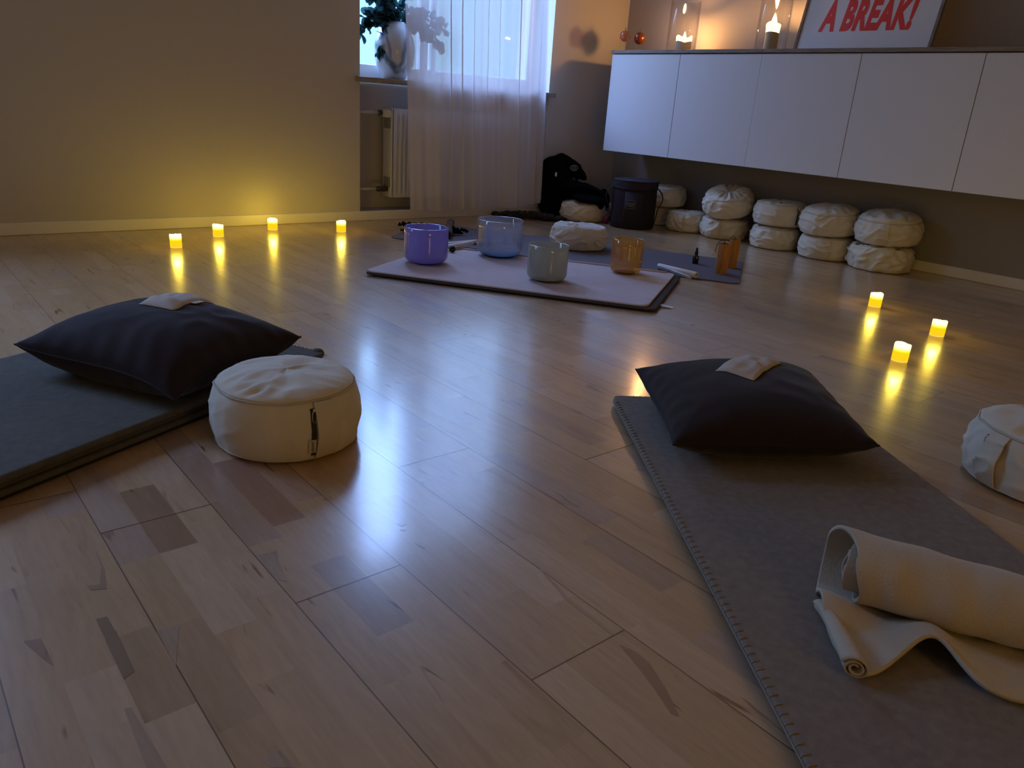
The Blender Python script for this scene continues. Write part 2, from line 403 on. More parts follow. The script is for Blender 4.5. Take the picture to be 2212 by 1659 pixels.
# ---- floor: strips of three-strip parquet, boards run along Y
def build_floor():
    v = []; f = []; c = []; sd = []
    def quad(x0, x1, y0, y1, col, z=0.0, seed=None):
        k = len(v); v.extend([(x0,y0,z),(x1,y0,z),(x1,y1,z),(x0,y1,z)]); f.append((k,k+1,k+2,k+3))
        seed = seed or (random.random(), random.random(), random.random())
        c.extend([col]*4); sd.extend([seed]*4)
    rnd = random.Random(11)
    w = .062; x0 = .035 - math.ceil((.035-XL)/(3*w))*3*w
    fixed = {}   # (strip index from x=.035) -> list of (y0, y1, kind)
    fixed[4] = [(1.18, 1.43, 'dark'), (.93, 1.18, 'light')]
    fixed[1] = [(.62, .832, 'light')]
    fixed[2] = [(.60, .815, 'light'), (.815, 1.0, 'mid')]
    fixed[3] = [(.75, .98, 'mid')]
    fixed[5] = [(.98, 1.25, 'pale')]
    fixed[-1] = [(.86, 1.1, 'mid')]
    fixed[7] = [(1.16, 1.46, 'red')]; fixed[8] = [(1.22, 1.50, 'red2')]; fixed[6] = [(1.30, 1.52, 'red2')]  # red, red2: shade zone of the near cushion, painted into the strip colours
    cols = {'dark': (.31, .185, .10), 'light': (.535, .37, .225), 'mid': (.42, .275, .15), 'pale': (.50, .34, .20), 'red': (.34, .19, .12), 'red2': (.42, .27, .18)}
    nb = int((XR - x0)/(3*w)) + 2
    for b in range(nb):
        bx = x0 + b*3*w
        ends = []; y = YF - rnd.random()*2
        while y < YB+.3: ends.append(y); y += 2.2
        if abs(bx - (.035+3*3*w)) < .01: ends = [-2.6, .60, 2.8, 5.0]
        for s in range(3):
            xs = bx + s*w; xe = min(xs + w, XR+.05)
            if xs >= XR: continue
            idx = round((xs-.035)/w)
            y = YF - rnd.random()*.4; cuts = [y]
            while y < YB+.1:
                y += rnd.uniform(.16, .52); cuts.append(y)
            cuts += ends
            fx = fixed.get(idx, [])
            for (a, e_, k) in fx:
                cuts = [q for q in cuts if not (a-.06 < q < e_+.06)] + [a, e_]
            cuts = sorted(q for q in cuts)
            cuts = [q for i, q in enumerate(cuts) if i == 0 or q-cuts[i-1] > .04 or q in ends]
            for a, e_ in zip(cuts[:-1], cuts[1:]):
                a2 = max(a, YF); e2 = min(e_, YB+.3)
                if e2 <= a2: continue
                t = rnd.random(); base = Vector((.485, .318, .172))
                k = 1 + rnd.gauss(0, .045)
                col = base*k
                if t < .09: col = Vector((.43, .30, .21))*k
                elif t < .115: col = Vector((.38, .255, .165))*k
                elif t > .82: col = Vector((.53, .36, .215))
                col = Vector((min(.62, col[0]), min(.5, col[1]), min(.4, col[2])))
                for (fa, fe, kk) in fx:
                    if abs(a-fa) < 1e-6 and abs(e_-fe) < 1e-6: col = Vector(cols[kk])
                quad(xs, xe, a2, e2, tuple(col), 0, (rnd.random(), rnd.random(), rnd.random()))
        # joints: long seam between boards and the butt ends
        if bx < XR: quad(bx-.0009, bx+.0009, YF, YB+.3, (.16, .10, .065), .0002)
        for y in ends:
            if YF < y < YB and bx < XR-.2: quad(bx, bx+3*w, y-.0009, y+.0009, (.16, .10, .065), .0003)
    # dark mineral streaks and knots that stand out in single strips
    dk, md_ = (.33, .205, .115), (.41, .29, .19)
    for pts, col in (([(.221,.982),(.251,.98),(.22,.895)], md_), ([(.071,1.061),(.091,1.053),(.094,.984),(.086,1.005)], dk),
        ([(.16,1.057),(.174,1.055),(.176,.988),(.174,.916),(.159,.908)], (.27,.18,.10)), ([(.25,.684),(.272,.683),(.276,.649),(.253,.666)], md_),
        ([(.748,.581),(.755,.557),(.754,.529),(.732,.479),(.707,.437),(.702,.446),(.719,.488),(.73,.519)], dk),
        ([(.146,.854),(.153,.852),(.16,.733),(.142,.746)], md_), ([(.408,1.09),(.442,1.084),(.431,1.05),(.42,.99),(.41,1.006)], md_),
        ([(.198,1.19),(.200,1.225),(.203,1.26),(.200,1.18),(.190,1.125),(.170,1.135),(.168,1.15),(.184,1.142)], (.36,.25,.16)), ([(.655,1.052),(.668,1.050),(.672,1.040),(.660,1.036)], md_), ([(.650,1.030),(.664,1.026),(.655,1.020)], md_), ([(.785,.818),(.765,.705),(.759,.599),(.754,.604),(.757,.703)], md_)):
        k = len(v); v.extend([(a_, b_, .0004) for a_, b_ in pts]); f.append(tuple(k+i for i in range(len(pts))) ); c.extend([col]*len(pts)); sd.extend([(.3, .6, .2)]*len(pts))
    o = obj('floor', v, f, 'floor', colors=c, seeds=sd)
    return struct(o)
build_floor()

mb = MB()
T = .38
for (x0, x1, z0, z1) in ((XL-.2, VX0, 0, H), (VX0, VX1, 0, SILL), (VX0, VX1, WTOP, H), (VX1, WX0, 0, H), (WX0, WX1, WTOP, H), (WX1, XR+.2, 0, H)):
    mb.box(x0, x1, YB, YB+T, z0-.05 if z0 == 0 else z0, z1)
# radiator niche: recessed thin wall and a raised ledge
mb.box(WX0, WX1, YB+.22, YB+T, -.05, SILL-.03); mb.box(WX0, WX1, YB, YB+.22, -.05, .045)
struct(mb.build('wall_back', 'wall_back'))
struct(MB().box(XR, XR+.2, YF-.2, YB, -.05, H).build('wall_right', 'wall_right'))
struct(MB().box(XL-.2, XL, YF-.2, YB, -.05, H).build('wall_left', 'wall_back'))
struct(MB().box(XL-.2, XR+.2, YF-.2, YF, -.05, H).build('wall_front', 'wall_back'))
struct(MB().box(XL-.2, XR+.2, YF-.2, YB+T, H, H+.15).build('ceiling', 'ceiling'))
struct(bevel(MB().box(XL, XR-.014, YB-.014, YB-.0005, 0, .058).build('baseboard_back', 'baseboard'), .004))
struct(bevel(MB().box(XR-.014, XR-.0005, YF, YB-.014, 0, .058).build('baseboard_right', 'baseboard'), .004))
struct(bevel(MB().box(XL, XL+.014, YF, YB-.014, 0, .058).build('baseboard_left', 'baseboard'), .004))
# stone sill running past the reveal
struct(bevel(MB().box(WX0-.03, WX1+.03, YB-.045, YB-.0005, SILL-.03, SILL-.003).box(WX0+.001, WX1-.001, YB-.0006, YB+.21, SILL-.03, SILL-.003).build('trim_1', 'sill'), .003))
struct(bevel(MB().box(VX0-.03, VX1+.03, YB-.045, YB-.0005, SILL-.0, SILL+.022).build('trim_2', 'sill'), .003))

def window(name, x0, x1, z0, z1, mull):
    y0, y1 = YB+.20, YB+.25
    root = struct(bpy.data.objects.new(name, None)); COL.objects.link(root)
    m = MB()
    m.box(x0, x1, y0, y1, z0-.003, z0+.075).box(x0, x1, y0, y1, z1-.07, z1).box(x0, x0+.012, y0, y1, z0+.075, z1-.07).box(x1-.05, x1, y0, y1, z0+.075, z1-.07)
    for a, b in mull: m.box(a, b, y0, y1, z0+.075, z1-.07)
    bevel(m.build('window_frame', 'white_paint', root), .004)
    MB().box(x0+.01, x1-.02, y0+.022, y0+.026, z0+.07, z1-.06).build('pane', 'pane', root)
window('window_1', WX0, WX1, SILL, WTOP, [(2.93, 2.99), (3.02, 3.05)])
window('fill_window', VX0, VX1, SILL, WTOP, [(-1.09, -1.01)])  # unseen extra window, added to bring more daylight into the room

# ================================================================ RADIATOR
def radiator():
    t = thing('radiator', 'white ribbed panel radiator in the recess below the window', 'radiator', (2.63, 4.34, .13))
    L, D, Z = .95, .105, .54
    # front panel with pressed vertical flutes
    v = []; f = []; n = 190
    for i in range(n+1):
        x = .012 + (L-.024)*i/n
        ph = (x*30) % 1.0; g = .009*(1 if .28 < ph < .72 else 0)
        if x < .035 or x > L-.035: g = 0
        for z, k in ((.0, 0), (.035, 0), (.05, 1), (Z-.05, 1), (Z-.035, 0), (Z, 0)):
            v.append((x, g*k, z))
    for i in range(n):
        for j in range(5): f.append((i*6+j, (i+1)*6+j, (i+1)*6+j+1, i*6+j+1))
    obj('front_panel', v, f, 'radiator', t, auto=50)
    bevel(MB().box(0, .012, .004, D, 0, Z).build('side_panel', 'radiator', t), .003)
    for z0 in (.06, .42):
        m = MB()
        for k in range(7): m.box(-.0008, .0004, .016+k*.0115, .021+k*.0115, z0, z0+.065)
        m.build('grille_slots', 'dark_slot', t)
    bevel(MB().box(L-.012, L, .004, D, 0, Z).build('side_panel', 'radiator', t), .003)
    MB().box(.006, L-.006, .086, .09, .01, Z-.01).build('back_panel', 'radiator', t)
    m = MB()
    m.box(.012, L-.012, .006, D, Z-.004, Z)
    m.build('top_cover', 'radiator', t)
    MB().tube([(-.243, .05, .51), (-.055, .05, .51)], .0085, 12).build('supply_pipe', 'radiator', t, True)
    MB().tube([(-.065, .05, .51), (-.045, .05, .51)], .016, 12).build('valve_collar', 'brass', t, True)
    m = MB().lathe([(.0, 0), (.020, .002), (.024, .012), (.025, .04), (.023, .052), (.014, .06), (0, .061)], 20)
    for p in m.v: p[0], p[1], p[2] = p[2]*.35 - .045, p[1] + .02 - p[2]*1.0 + .02, p[0] + .51
    m.build('thermostat_knob', 'radiator', t, auto=40)
    m = MB().tube([(-.015, .05, .51), (.01, .05, .51)], .012, 12); m.build('valve_body', 'brass', t, True)
    MB().tube([(-.243, .05, .05), (-.07, .05, .05)], .0085, 12).build('return_pipe', 'radiator', t, True)
    MB().tube([(-.08, .05, .05), (-.06, .05, .05), (-.045, .05, .05), (-.03, .05, .05), (.012, .05, .05)], .016, 12, rads=[.013, .018, .014, .018, .016]).build('pipe_coupling', 'brass', t, True)
    # wall brackets carry it
    for bx in (.2, L-.24): MB().box(bx, bx+.04, D-.012, .179, .05, Z-.06).build('wall_bracket', 'radiator', t)
radiator()

# ================================================================ CURTAIN
def curtain():
    t = thing('sheer_curtain', 'white sheer voile curtain hanging in front of the window', 'curtain', (2.66, 4.215, 0))
    nx, nz_ = 420, 60; v = []; f = []
    L = 1.13
    rnd = random.Random(5)
    # plan of the cloth: gentle waves with a few tucks where it doubles over
    path = []; x = 0.0
    tucks = [.29, .375, .45, .56, .66, .80]
    for i in range(nx+1):
        s = i/nx; path.append(s)
    for j in range(nz_+1):
        z = .062 + (2.92-.062)*j/nz_
        low = 1 - j/nz_
        x0 = -.02 + .065*max(0, 1-z/1.25)
        x1 = 1.03 + .07*max(0, 1-z/1.4)
        for i, s in enumerate(path):
            x = x0 + (x1-x0)*s; y = 0
            y += .014*math.sin(s*2*PI*3.3+.6) + .006*math.sin(s*2*PI*7.2+1.7+z*.2) + .0018*math.sin(s*2*PI*17+2.1)
            dx = 0
            for k, tk in enumerate(tucks):
                d = (s-tk)/.014
                if abs(d) < 3:
                    g = math.exp(-d*d); dx -= .030*g*d*(.8+.2*math.sin(k+z)); y -= .018*g*(1+.3*math.sin(z*2+k))
            y += .006*nz(x*3, z*1.2, 3)*2
            if z < .5: y -= .012*(.5-z)*math.sin(s*2*PI*3)
            zz = z
            if j == 0: zz = z + (.028*max(0, s-.75)*2.5 if s > .75 else 0)
            v.append((x+dx, y - .012*low, zz))
    for j in range(nz_):
        for i in range(nx):
            a = j*(nx+1)+i; f.append((a, a+1, a+nx+2, a+nx+1))
    obj('drape', v, f, 'curtain', t, smooth=True)
    # doubled hem along the floor
    v = []; f = []
    for jj, z in enumerate((.060, .082)):
        for i in range(nx+1):
            p = Vector((0, 0, 0)); q = None
            s = path[i]; b = jj and 0
            base = i
            src = (base)
            v.append(None)
    # reuse bottom row shifted a hair forward
    row = []
    for i in range(nx+1): row.append(i)
    v = []
    verts = bpy.data.objects
    dr = [c for c in t.children][0].data.vertices
    for k in range(2):
        for i in range(nx+1):
            c = dr[i].co; v.append((c.x, c.y-.0015, c.z-.002+k*.018))
    f = [(i, i+1, nx+2+i, nx+1+i) for i in range(nx)]
    obj('hem', v, f, 'curtain_hem', t, smooth=True)
    # side hem, the edge that turns towards the room on the right
    v = []; f = []
    for j in range(41):
        z = .088 + (2.92-.088)*j/40
        xo = 1.045 + .065*max(0, 1-z/1.4)
        for k, (a, b) in enumerate(((-.018, .0), (-.004, -.03), (.012, -.034), (.030, -.02), (.034, .005), (.02, .012))):
            v.append((xo + a - .0, b + .004*math.sin(z*3+k), z))
    for j in range(40):
        for k in range(5): a = j*6+k; f.append((a, a+1, a+7, a+6))
    obj('side_hem', v, f, 'curtain_hem', t, smooth=True)
    # rail above, out of frame, carries the cloth
    MB().tube([(-.5, -.0, 2.945), (1.6, -.0, 2.945)], .012, 12).build('curtain_rail', 'white_paint', t, True)
    for bx in (-.3, 1.4): MB().box(bx, bx+.03, -.01, .0848, 2.94, 2.96).build('rail_bracket', 'white_paint', t)
curtain()

# ================================================================ VASE AND BRANCHES
VC = Vector((2.665, 4.375, SILL-.003))
def vase():
    prof = []
    for i in range(61):
        u = i/60; z = .325*u
        r = .045 + .079*math.sin(PI*min(1, (u*.93+.05)))**.7
        if u < .05: r *= .90+2*u
        prof.append((r, z))
    inner = [(r-.006, z) for r, z in reversed(prof) if z > .02]
    m = MB().lathe([(0.0005, .0)] + prof + inner + [(0.0005, .02)], 96)
    view = Vector((VC.x, VC.y, 0)).normalized(); rt = Vector((view.y, -view.x, 0))
    strokes = [([(-.125, .20), (-.095, .165), (-.04, .11), (.012, .05)], .017, (.10, .17, .23)),
               ([(.012, .05), (.045, .10), (.06, .17), (.075, .24), (.068, .30)], .011, (.20, .27, .32)),
               ([(-.05, .30), (-.085, .22), (-.06, .27), (-.035, .19), (-.02, .12)], .008, (.28, .29, .44)),
               ([(.02, .06), (.055, .05), (.10, .12)], .010, (.33, .38, .46))]
    def dist(p, a, b):
        ab = (b[0]-a[0], b[1]-a[1]); t_ = ((p[0]-a[0])*ab[0]+(p[1]-a[1])*ab[1])/(ab[0]**2+ab[1]**2+1e-9); t_ = max(0, min(1, t_))
        return math.hypot(p[0]-a[0]-ab[0]*t_, p[1]-a[1]-ab[1]*t_)
    cols = []
    for p in m.v:
        c = Vector((.60, .62, .66)); x = p.dot(rt); back = p.dot(view) > .03
        x += .008*nz(p.x*20, p.y*20, p.z*20)
        for pts, w, cc in strokes:
            d = min(dist((x if not back else -x, p.z), pts[i], pts[i+1]) for i in range(len(pts)-1))
            k = max(0, min(1, 1.6-d/w)); c = c.lerp(Vector(cc), k)
        cols.append(c)
    o = obj('vase', m.v, m.f, 'vase', smooth=True, loc=VC, colors=cols)
    tag(o, 'white glass vase with blue grey swirls standing on the window sill', 'vase')
    return o
vase()
def leaf(m, base, d, size, tw, rnd):
    d = d.normalized(); side = d.cross(Vector((0, 0, 1)))
    if side.length < .1: side = Vector((1, 0, 0))
    side.normalize(); side = (Matrix.Rotation(tw, 3, d) @ side); up = side.cross(d)
    pts = []; prof = [(0, .05), (.12, .55), (.35, .93), (.6, 1.0), (.82, .72), (1.0, .08)]
    rows = []
    for u, w in prof:
        c = base + d*size*u + up*size*.10*math.sin(u*PI)
        rows.append([c - side*size*.40*w + up*size*.07*w, c, c + side*size*.40*w + up*size*.07*w])
    v = [p for r in rows for p in r]; f = []
    for j in range(len(prof)-1):
        for i in range(2): a = j*3+i; f.append((a, a+1, a+4, a+3))
    m.add(v, f)
def branch(ang, reach, rise, droop, label, seed):
    rnd = random.Random(seed); base = VC + Vector((0, 0, .06)); t = thing('leafy_branch', label, 'branch', base, group='branches in the vase')
    d = Vector((math.cos(ang), math.sin(ang)*.32, 0))
    pts = []
    for i in range(21):
        u = i/20
        h = .26 + (rise)*u - droop*u*u if u > .15 else .26*u/.15
        r = .02 + reach*max(0, u-.12)**1.1
        if u <= .15: r = .02
        p = d*r + Vector((0, 0, h)); p += Vector((.012*nz(u*4, seed), .01*nz(u*4, seed+9), 0))
        if p.y + base.y > YB+.185: p.y = YB+.185-base.y
        pts.append(p)
    MB().tube(pts, .002, 6, rads=[.0035*(1-.6*i/20) for i in range(21)]).build('twig', 'stem', t, True)
    m = MB()
    for i in range(4, 21):
        for s in (-1, 1, 0) if i % 2 else (-1, 1):
            tang = (pts[min(20, i+1)]-pts[i-1]).normalized()
            out = (tang*.6 + Vector((rnd.uniform(-.6, .6), rnd.uniform(-.4, .4)-.1, rnd.uniform(-.7, .5))) + Vector((0, 0, .5*s))).normalized()
            bp = pts[i] + Vector((rnd.uniform(-.006, .006),)*3)
            sz = rnd.uniform(.042, .068)
            tip = base + bp + out*sz
            if tip.y > YB+.19: out.y = -abs(out.y)
            leaf(m, bp, out, sz, rnd.uniform(-1.2, 1.2), rnd)
    m.build('leaves', 'leaf', t, smooth=True)
branch(PI*.98, .26, .12, .22, 'leafy branch in the vase drooping furthest left past the wall edge', 1)
branch(PI*1.05, .17, .30, .18, 'leafy branch in the vase rising steeply to the left of the mouth', 2)
branch(.05, .40, .22, .22, 'leafy branch in the vase spreading right behind the curtain', 3)
branch(-.25, .34, .10, .20, 'lowest leafy branch in the vase drooping right behind the sheer curtain', 4)
branch(PI*.6, .12, .40, .05, 'leafy branch in the vase standing almost upright near its middle', 5)
branch(PI*1.2, .14, .06, .24, 'short leafy sprig hanging down over the left side of the vase', 6)
branch(PI*1.02, .20, .10, .10, 'leafy branch in the vase spreading left just above the rim', 8)
branch(PI*.8, .12, .20, .16, 'bushy leafy branch in the vase covering its mouth from behind', 9)
branch(PI*1.4, .10, .16, .20, 'leafy branch in the vase leaning towards the room over the rim', 10)
branch(.5, .22, .34, .08, 'leafy branch in the vase rising right just behind the curtain edge', 7)

# ================================================================ WALL CABINETS
CX = 4.20
seams = [4.022, 3.424, 2.822, 2.216, 1.606, 1.000, .394, -.212]
clab = ['first white wall cabinet at the far left end of the row by the window wall', 'second white wall cabinet from the window, under the two candles',
        'third white wall cabinet from the window, under the left half of the poster', 'fourth white wall cabinet from the window, under the bare right end of the poster',
        'fifth white wall cabinet from the window, cut off by the right picture edge']
for k in range(5):
    y1, y0 = seams[k], seams[k+1]
    t = thing('wall_cabinet', clab[k], 'cabinet', (CX, (y0+y1)/2, .478), group='handleless white wall cabinets')
    w = (y1-y0)/2; Z = 1.118-.478
    gl = .0005 if k == 2 else .002; gr = .0005 if k == 1 else .002
    MB().box(.019, XR-CX-.0006, -w+.0012, w-.0012, .002, Z).build('body', 'cabinet_body', t)
    bevel(MB().box(0, .018, -w+gr, w-gl, 0, Z-.004).build('door', 'cabinet', t), .0012)
ctop = [(4.030, 2.822, 'grey oak worktop board over the two left cabinets, carrying the candles'), (2.8205, 1.0, 'grey oak worktop board over the right cabinets, carrying the poster')]
for y1, y0, lab in ctop:
    o = bevel(MB().box(CX-.006, XR-.0006, y0, y1, 1.120, 1.141).build('worktop', 'counter'), .0015); tag(o, lab, 'worktop')
CT = 1.1412

# ---- poster
def poster():
    y0, y1 = 1.885, 2.675; hgt_ = 1.02; depth = .022
    t = thing('framed_poster', 'framed white poster with red block lettering leaning on the wall above the cabinets', 'poster', (4.385, (y0+y1)/2+.072, CT+.0045), rot=(0, math.radians(12.3), 0))
    # local: x towards the wall, y along the wall, z up
    w = (y1-y0)/2
    m = MB().box(0, depth, -w, -w+.016, 0, hgt_).box(0, depth, w-.016, w, 0, hgt_).box(0, depth, -w+.016, w-.016, 0, .014).box(0, depth, -w+.016, w-.016, hgt_-.016, hgt_)
    bevel(m.build('frame', 'oak_frame', t), .001)
    MB().box(.008, .012, -w+.012, w-.012, .010, hgt_-.012).build('print', 'poster', t)
    M_ = Matrix(((0, 0, -1, .0078), (-1, 0, 0, 0), (0, 1, 0, 0), (0, 0, 0, 1)))
    tm = text_mesh('lettering', 'A BREAK!', .215, 'red_ink', t, Matrix.Identity(4), extrude=.0003, shear=.13, xs=1, offset=.011, sp=1.07)
    me = tm.data
    xs = [q.co.x for q in me.vertices]; ys = [q.co.y for q in me.vertices]
    W = .535; Hh = .178; x0 = min(xs); y0_ = min(ys); sx = W/(max(xs)-x0); sy = Hh/(max(ys)-y0_)
    for q in me.vertices:
        x = (q.co.x-x0)*sx - W/2 - .005; y = (q.co.y-y0_)*sy + .105; z = q.co.z
        q.co = Vector((.0076 - z*.6, -x, y))
    me.update()
poster()

# ---- candles in hurricane glasses on the worktop
def hurricane(y, r, h, label, x=4.40):
    m = MB().lathe([(r-.006, .0), (r, .004), (r, h), (r-.004, h+.001), (r-.004, .012), (.001, .012)], 48)
    m.f.append(tuple(reversed(range(48))))
    o = m.build('hurricane_glass', 'clear', smooth=True, loc=(x, y, CT)); tag(o, label, 'glass', 'tall clear glasses around the pillar candles')
hurricane(3.61, .098, .315, 'tall clear glass cylinder around the low burnt-down candle, nearer the corner', 4.42)
hurricane(2.925, .093, .34, 'tall clear glass cylinder around the taller candle beside the poster', 4.42)
def flame_mesh(h, w):
    return MB().lathe([(.0004, 0), (w*.7, h*.12), (w, h*.3), (w*.8, h*.55), (w*.35, h*.82), (.0004, h)], 16)
def pillar(loc, r, h, label, broken):
    t = thing('pillar_candle', label, 'candle', loc, group='pillar candles on the worktop')
    rnd = random.Random(3)
    def fn(p, a):
        if p.z > h*.5:
            if broken:
                k = .35 + .65*abs(math.sin(a*1.5+.4)); p.z = h*.5 + (p.z-h*.5)*k*1.25
                p.x *= 1 + .10*math.sin(a*3)*(p.z/h-.5); p.y *= 1 + .10*math.sin(a*3)*(p.z/h-.5)
            else:
                p.z += .008*math.sin(a*2+1)*(p.z/h-.5)*2
                if p.z > h*.93: p.x *= 1.08; p.y *= 1.08
        return p
    hb = h*(.55 if not broken else .6)
    MB().lathe([(.001, 0), (r*.97, 0), (r, .004), (r, h*.3), (r, h*.55), (r*1.0, h*.66)], 40, fn).build('wax_body', 'wax', t, True)
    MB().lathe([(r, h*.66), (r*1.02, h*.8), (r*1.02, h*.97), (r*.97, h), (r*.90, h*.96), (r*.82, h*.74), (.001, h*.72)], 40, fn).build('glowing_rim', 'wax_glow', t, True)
    MB().tube([(0, 0, h*.7), (.001, 0, h*.7+.018)], .0012, 6).build('wick', 'ink', t)
    f = flame_mesh(.045, .010); f.build('flame', 'flame', t, True, loc=(0, 0, h*.7+.016))
    light('candle_flame_light', 'POINT', (loc[0], loc[1], loc[2]+h*.7+.04), 13, (1.0, .50, .17), shadow_soft_size=.022)
pillar((4.42, 3.59, CT+.0125), .052, .085, 'low burnt-down pillar candle with broken rim, inside the left hurricane glass', True)
pillar((4.42, 2.925, CT+.0125), .040, .150, 'taller ivory pillar candle inside the hurricane glass beside the poster', False)
def tealight(x, y, r, h, label, mt, zb):
    t = thing('candle_holder', label, 'candle holder', (x, y, CT), group='small round holders at the worktop end')
    MB().lathe([(.001, 0), (r*.8, 0), (r*.82, .004), (r*.8, zb)], 32).build('stem_glass', 'clear', t, True)
    m = MB(); ellipsoid(m, (0, 0, zb+r*.95), (r, r, r*.98)); m.build('globe', mt, t, True)
    MB().tube([(0, 0, zb+r*1.9), (0, 0, zb+r*1.9+.02)], .002, 6).build('wick', 'ink', t)
tealight(4.34, 3.915, .040, .11, 'small dark copper globe on a clear glass foot at the worktop end', 'copper', .050)
tealight(4.252, 3.972, .036, .13, 'small rose glass globe at the very end of the worktop, left of the copper one', 'rose_glass', .060)

# ================================================================ ZAFU CUSHIONS
def zafu(loc, R, Hh, label, group, seed=1, wr=.004, crease=1.0, handle=None, zipp=False, mat='zafu', tilt=(0, 0, 0), bulge=.5, dome=.012, pleat=0, slump=0.0, tagtext=None, piping=True, hw=.045, sq=(1, 1)):
    t = thing('meditation_cushion', label, 'cushion', loc, rot=tilt, group=group)
    rnd = random.Random(seed); so = seed*7.31
    zt = Hh - dome          # height of the top seam
    rs = .90*R              # radius at the seams
    def side(u):            # u 0..1 up the side panel
        b = math.sin(PI*u)**.75 if 0 < u < 1 else 0
        r = rs + (R-rs)*b
        return r, .004 + (zt-.004)*u
    def warp(p, a):
        ca, sa = math.cos(a), math.sin(a); rr = math.hypot(p.x, p.y)
        if rr < 1e-5: ca = sa = 0
        u = p.z/Hh
        # sideways creases round the flank and puckers on the lid
        q = Vector((math.cos(a)*2.2+so, math.sin(a)*2.2, p.z*26+so + .9*math.sin(a*2+so)))
        ridge = 1-min(1, abs(noise.noise(q))*3.4)**.7*1.5
        q2 = Vector((math.cos(a)*5+so, math.sin(a)*5, p.z*9))
        d = wr*crease*(ridge-.4)*(.3+.7*math.sin(PI*min(1, max(0, u)))) + wr*.7*noise.noise(q2)
        if rr < rs*.96 and p.z > Hh*.5:
            d = 0
            e = rr/rs
            w = Vector((p.x*13+so, p.y*22+so, seed)); rg = 1-abs(noise.noise(w + noise.noise_vector(w*.5)*.8))*2.4
            p.z += wr*1.7*(rg-.45)*min(1, (1-e)*6)
            if pleat: p.z += pleat*math.sin(a*19+so)*e*(1-e)*4*.5 - pleat*2.2*(1-e)**3
        p.x += ca*d; p.y += sa*d
        if slump:
            k = max(0, u-.1)*slump; p.z -= k*R*.35*(.5+.5*math.cos(a-2.2+so))
        p.z += wr*.8*noise.noise(Vector((ca*1.3+so, sa*1.3, 5)))*u
        p.x *= sq[0]; p.y *= sq[1]
        return p
    prof = [(.0006, 0), (rs*.5, 0), (rs*.93, .0005)] + [side(i/22) for i in range(23)]
    prof += [(rs*.985, zt+.001)] + [(rs*math.cos(PI/2*k/14)**.9 if k < 14 else .0006, zt + dome*math.sin(PI/2*k/14)) for k in range(1, 15)]
    MB().lathe(prof, 112, warp).build('cover', mat, t, True)
    if piping:
        for uu, nm in ((1.0, 'top_piping'), (0.04, 'bottom_piping')):
            r, z = side(uu); r += .0012
            pts = [warp(Vector((r*math.cos(a), r*math.sin(a), z)), a) for a in [2*PI*i/112 for i in range(112)]]
            MB().tube(pts, .0021, 6, closed=True).build(nm, 'seam', t, True)
    def band(a0, a1, z0, z1, off, nm, mt, nu=10, nv=24, lift=0.0, par=None, th=.002):
        v = []; f = []
        for layer in (0, 1):
            for j in range(nv+1):
                vv = j/nv; u = z0 + (z1-z0)*vv
                for i in range(nu+1):
                    a = a0 + (a1-a0)*i/nu; r, z = side(min(1, max(0, u)))
                    p = warp(Vector((r*math.cos(a), r*math.sin(a), z)), a)
                    o_ = (off + lift*math.sin(PI*vv)) - (th if layer else 0)
                    p.x += math.cos(a)*o_; p.y += math.sin(a)*o_
                    v.append(p)
        n1 = (nu+1)*(nv+1)
        for j in range(nv):
            for i in range(nu):
                k = j*(nu+1)+i; f.append((k, k+1, k+nu+2, k+nu+1)); f.append((n1+k, n1+k+nu+1, n1+k+nu+2, n1+k+1))
        for j in range(nv):
            k = j*(nu+1); f.append((k, k+nu+1, n1+k+nu+1, n1+k)); k += nu; f.append((k, n1+k, n1+k+nu+1, k+nu+1))
        for i in range(nu):
            f.append((i, n1+i, n1+i+1, i+1)); k = nv*(nu+1)+i; f.append((k, k+1, n1+k+1, n1+k))
        return obj(nm, v, f, mt, par or t, smooth=False)
    if handle is not None:
        a = handle; w = hw/R
        h = band(a-w/2, a+w/2, .05, .99, .006, 'carry_strap', 'strap', lift=.009, th=.003)
        for p in h.data.polygons: p.use_smooth = True
        h.data.set_sharp_from_angle(angle=.8)
        if zipp:
            ze = a - w/2
            band(ze-.009/R*1, ze+.002, .10, .90, .0022, 'zip', 'zip', nu=3, nv=22)
            r, z = side(.88)
            m = MB(); az = ze-.012
            c = Vector((math.cos(az)*(r+.004), math.sin(az)*(r+.004), z)); tv = Vector((-math.sin(az), math.cos(az), 0)); ov = Vector((math.cos(az), math.sin(az), 0))
            ring = [c + tv*(-.0045*math.cos(q)) + Vector((0, 0, -.012+.014*math.sin(q))) + ov*.003 for q in [2*PI*i/16 for i in range(16)]]
            m.tube(ring, .0011, 6, closed=True)
            m.tube([c + ov*.001 + Vector((0, 0, .004)), c + ov*.004 + Vector((0, 0, -.001))], .0028, 8)
            m.build('zip_pull', 'metal', t, True)
        if tagtext is not None:
            ze = a - w/2
            lb = band(ze-.016/R, ze+.003, .16, .40, .0042, 'label_tag', 'label_cream', nu=4, nv=8, th=.0012)
            if tagtext:
                r, z = side(.28); am = ze-.008/R; ov = Vector((math.cos(am), math.sin(am), 0)); tv = Vector((-math.sin(am), math.cos(am), 0))
                # reads downwards
                X = Vector((0, 0, -1)); Y = tv; Z = ov
                mm = Matrix((X, Y, Z)).transposed().to_4x4(); mm.translation = ov*(r+.0052+ .0002) + Vector((0, 0, z))
                text_mesh('tag_text', tagtext, .0095, 'ink', lb, mm, extrude=.0001, shear=.2)
    return t
def facing(x, y, off=0):   # angle pointing from (x, y) to the camera, turned by off
    return math.atan2(-y, -x) + off
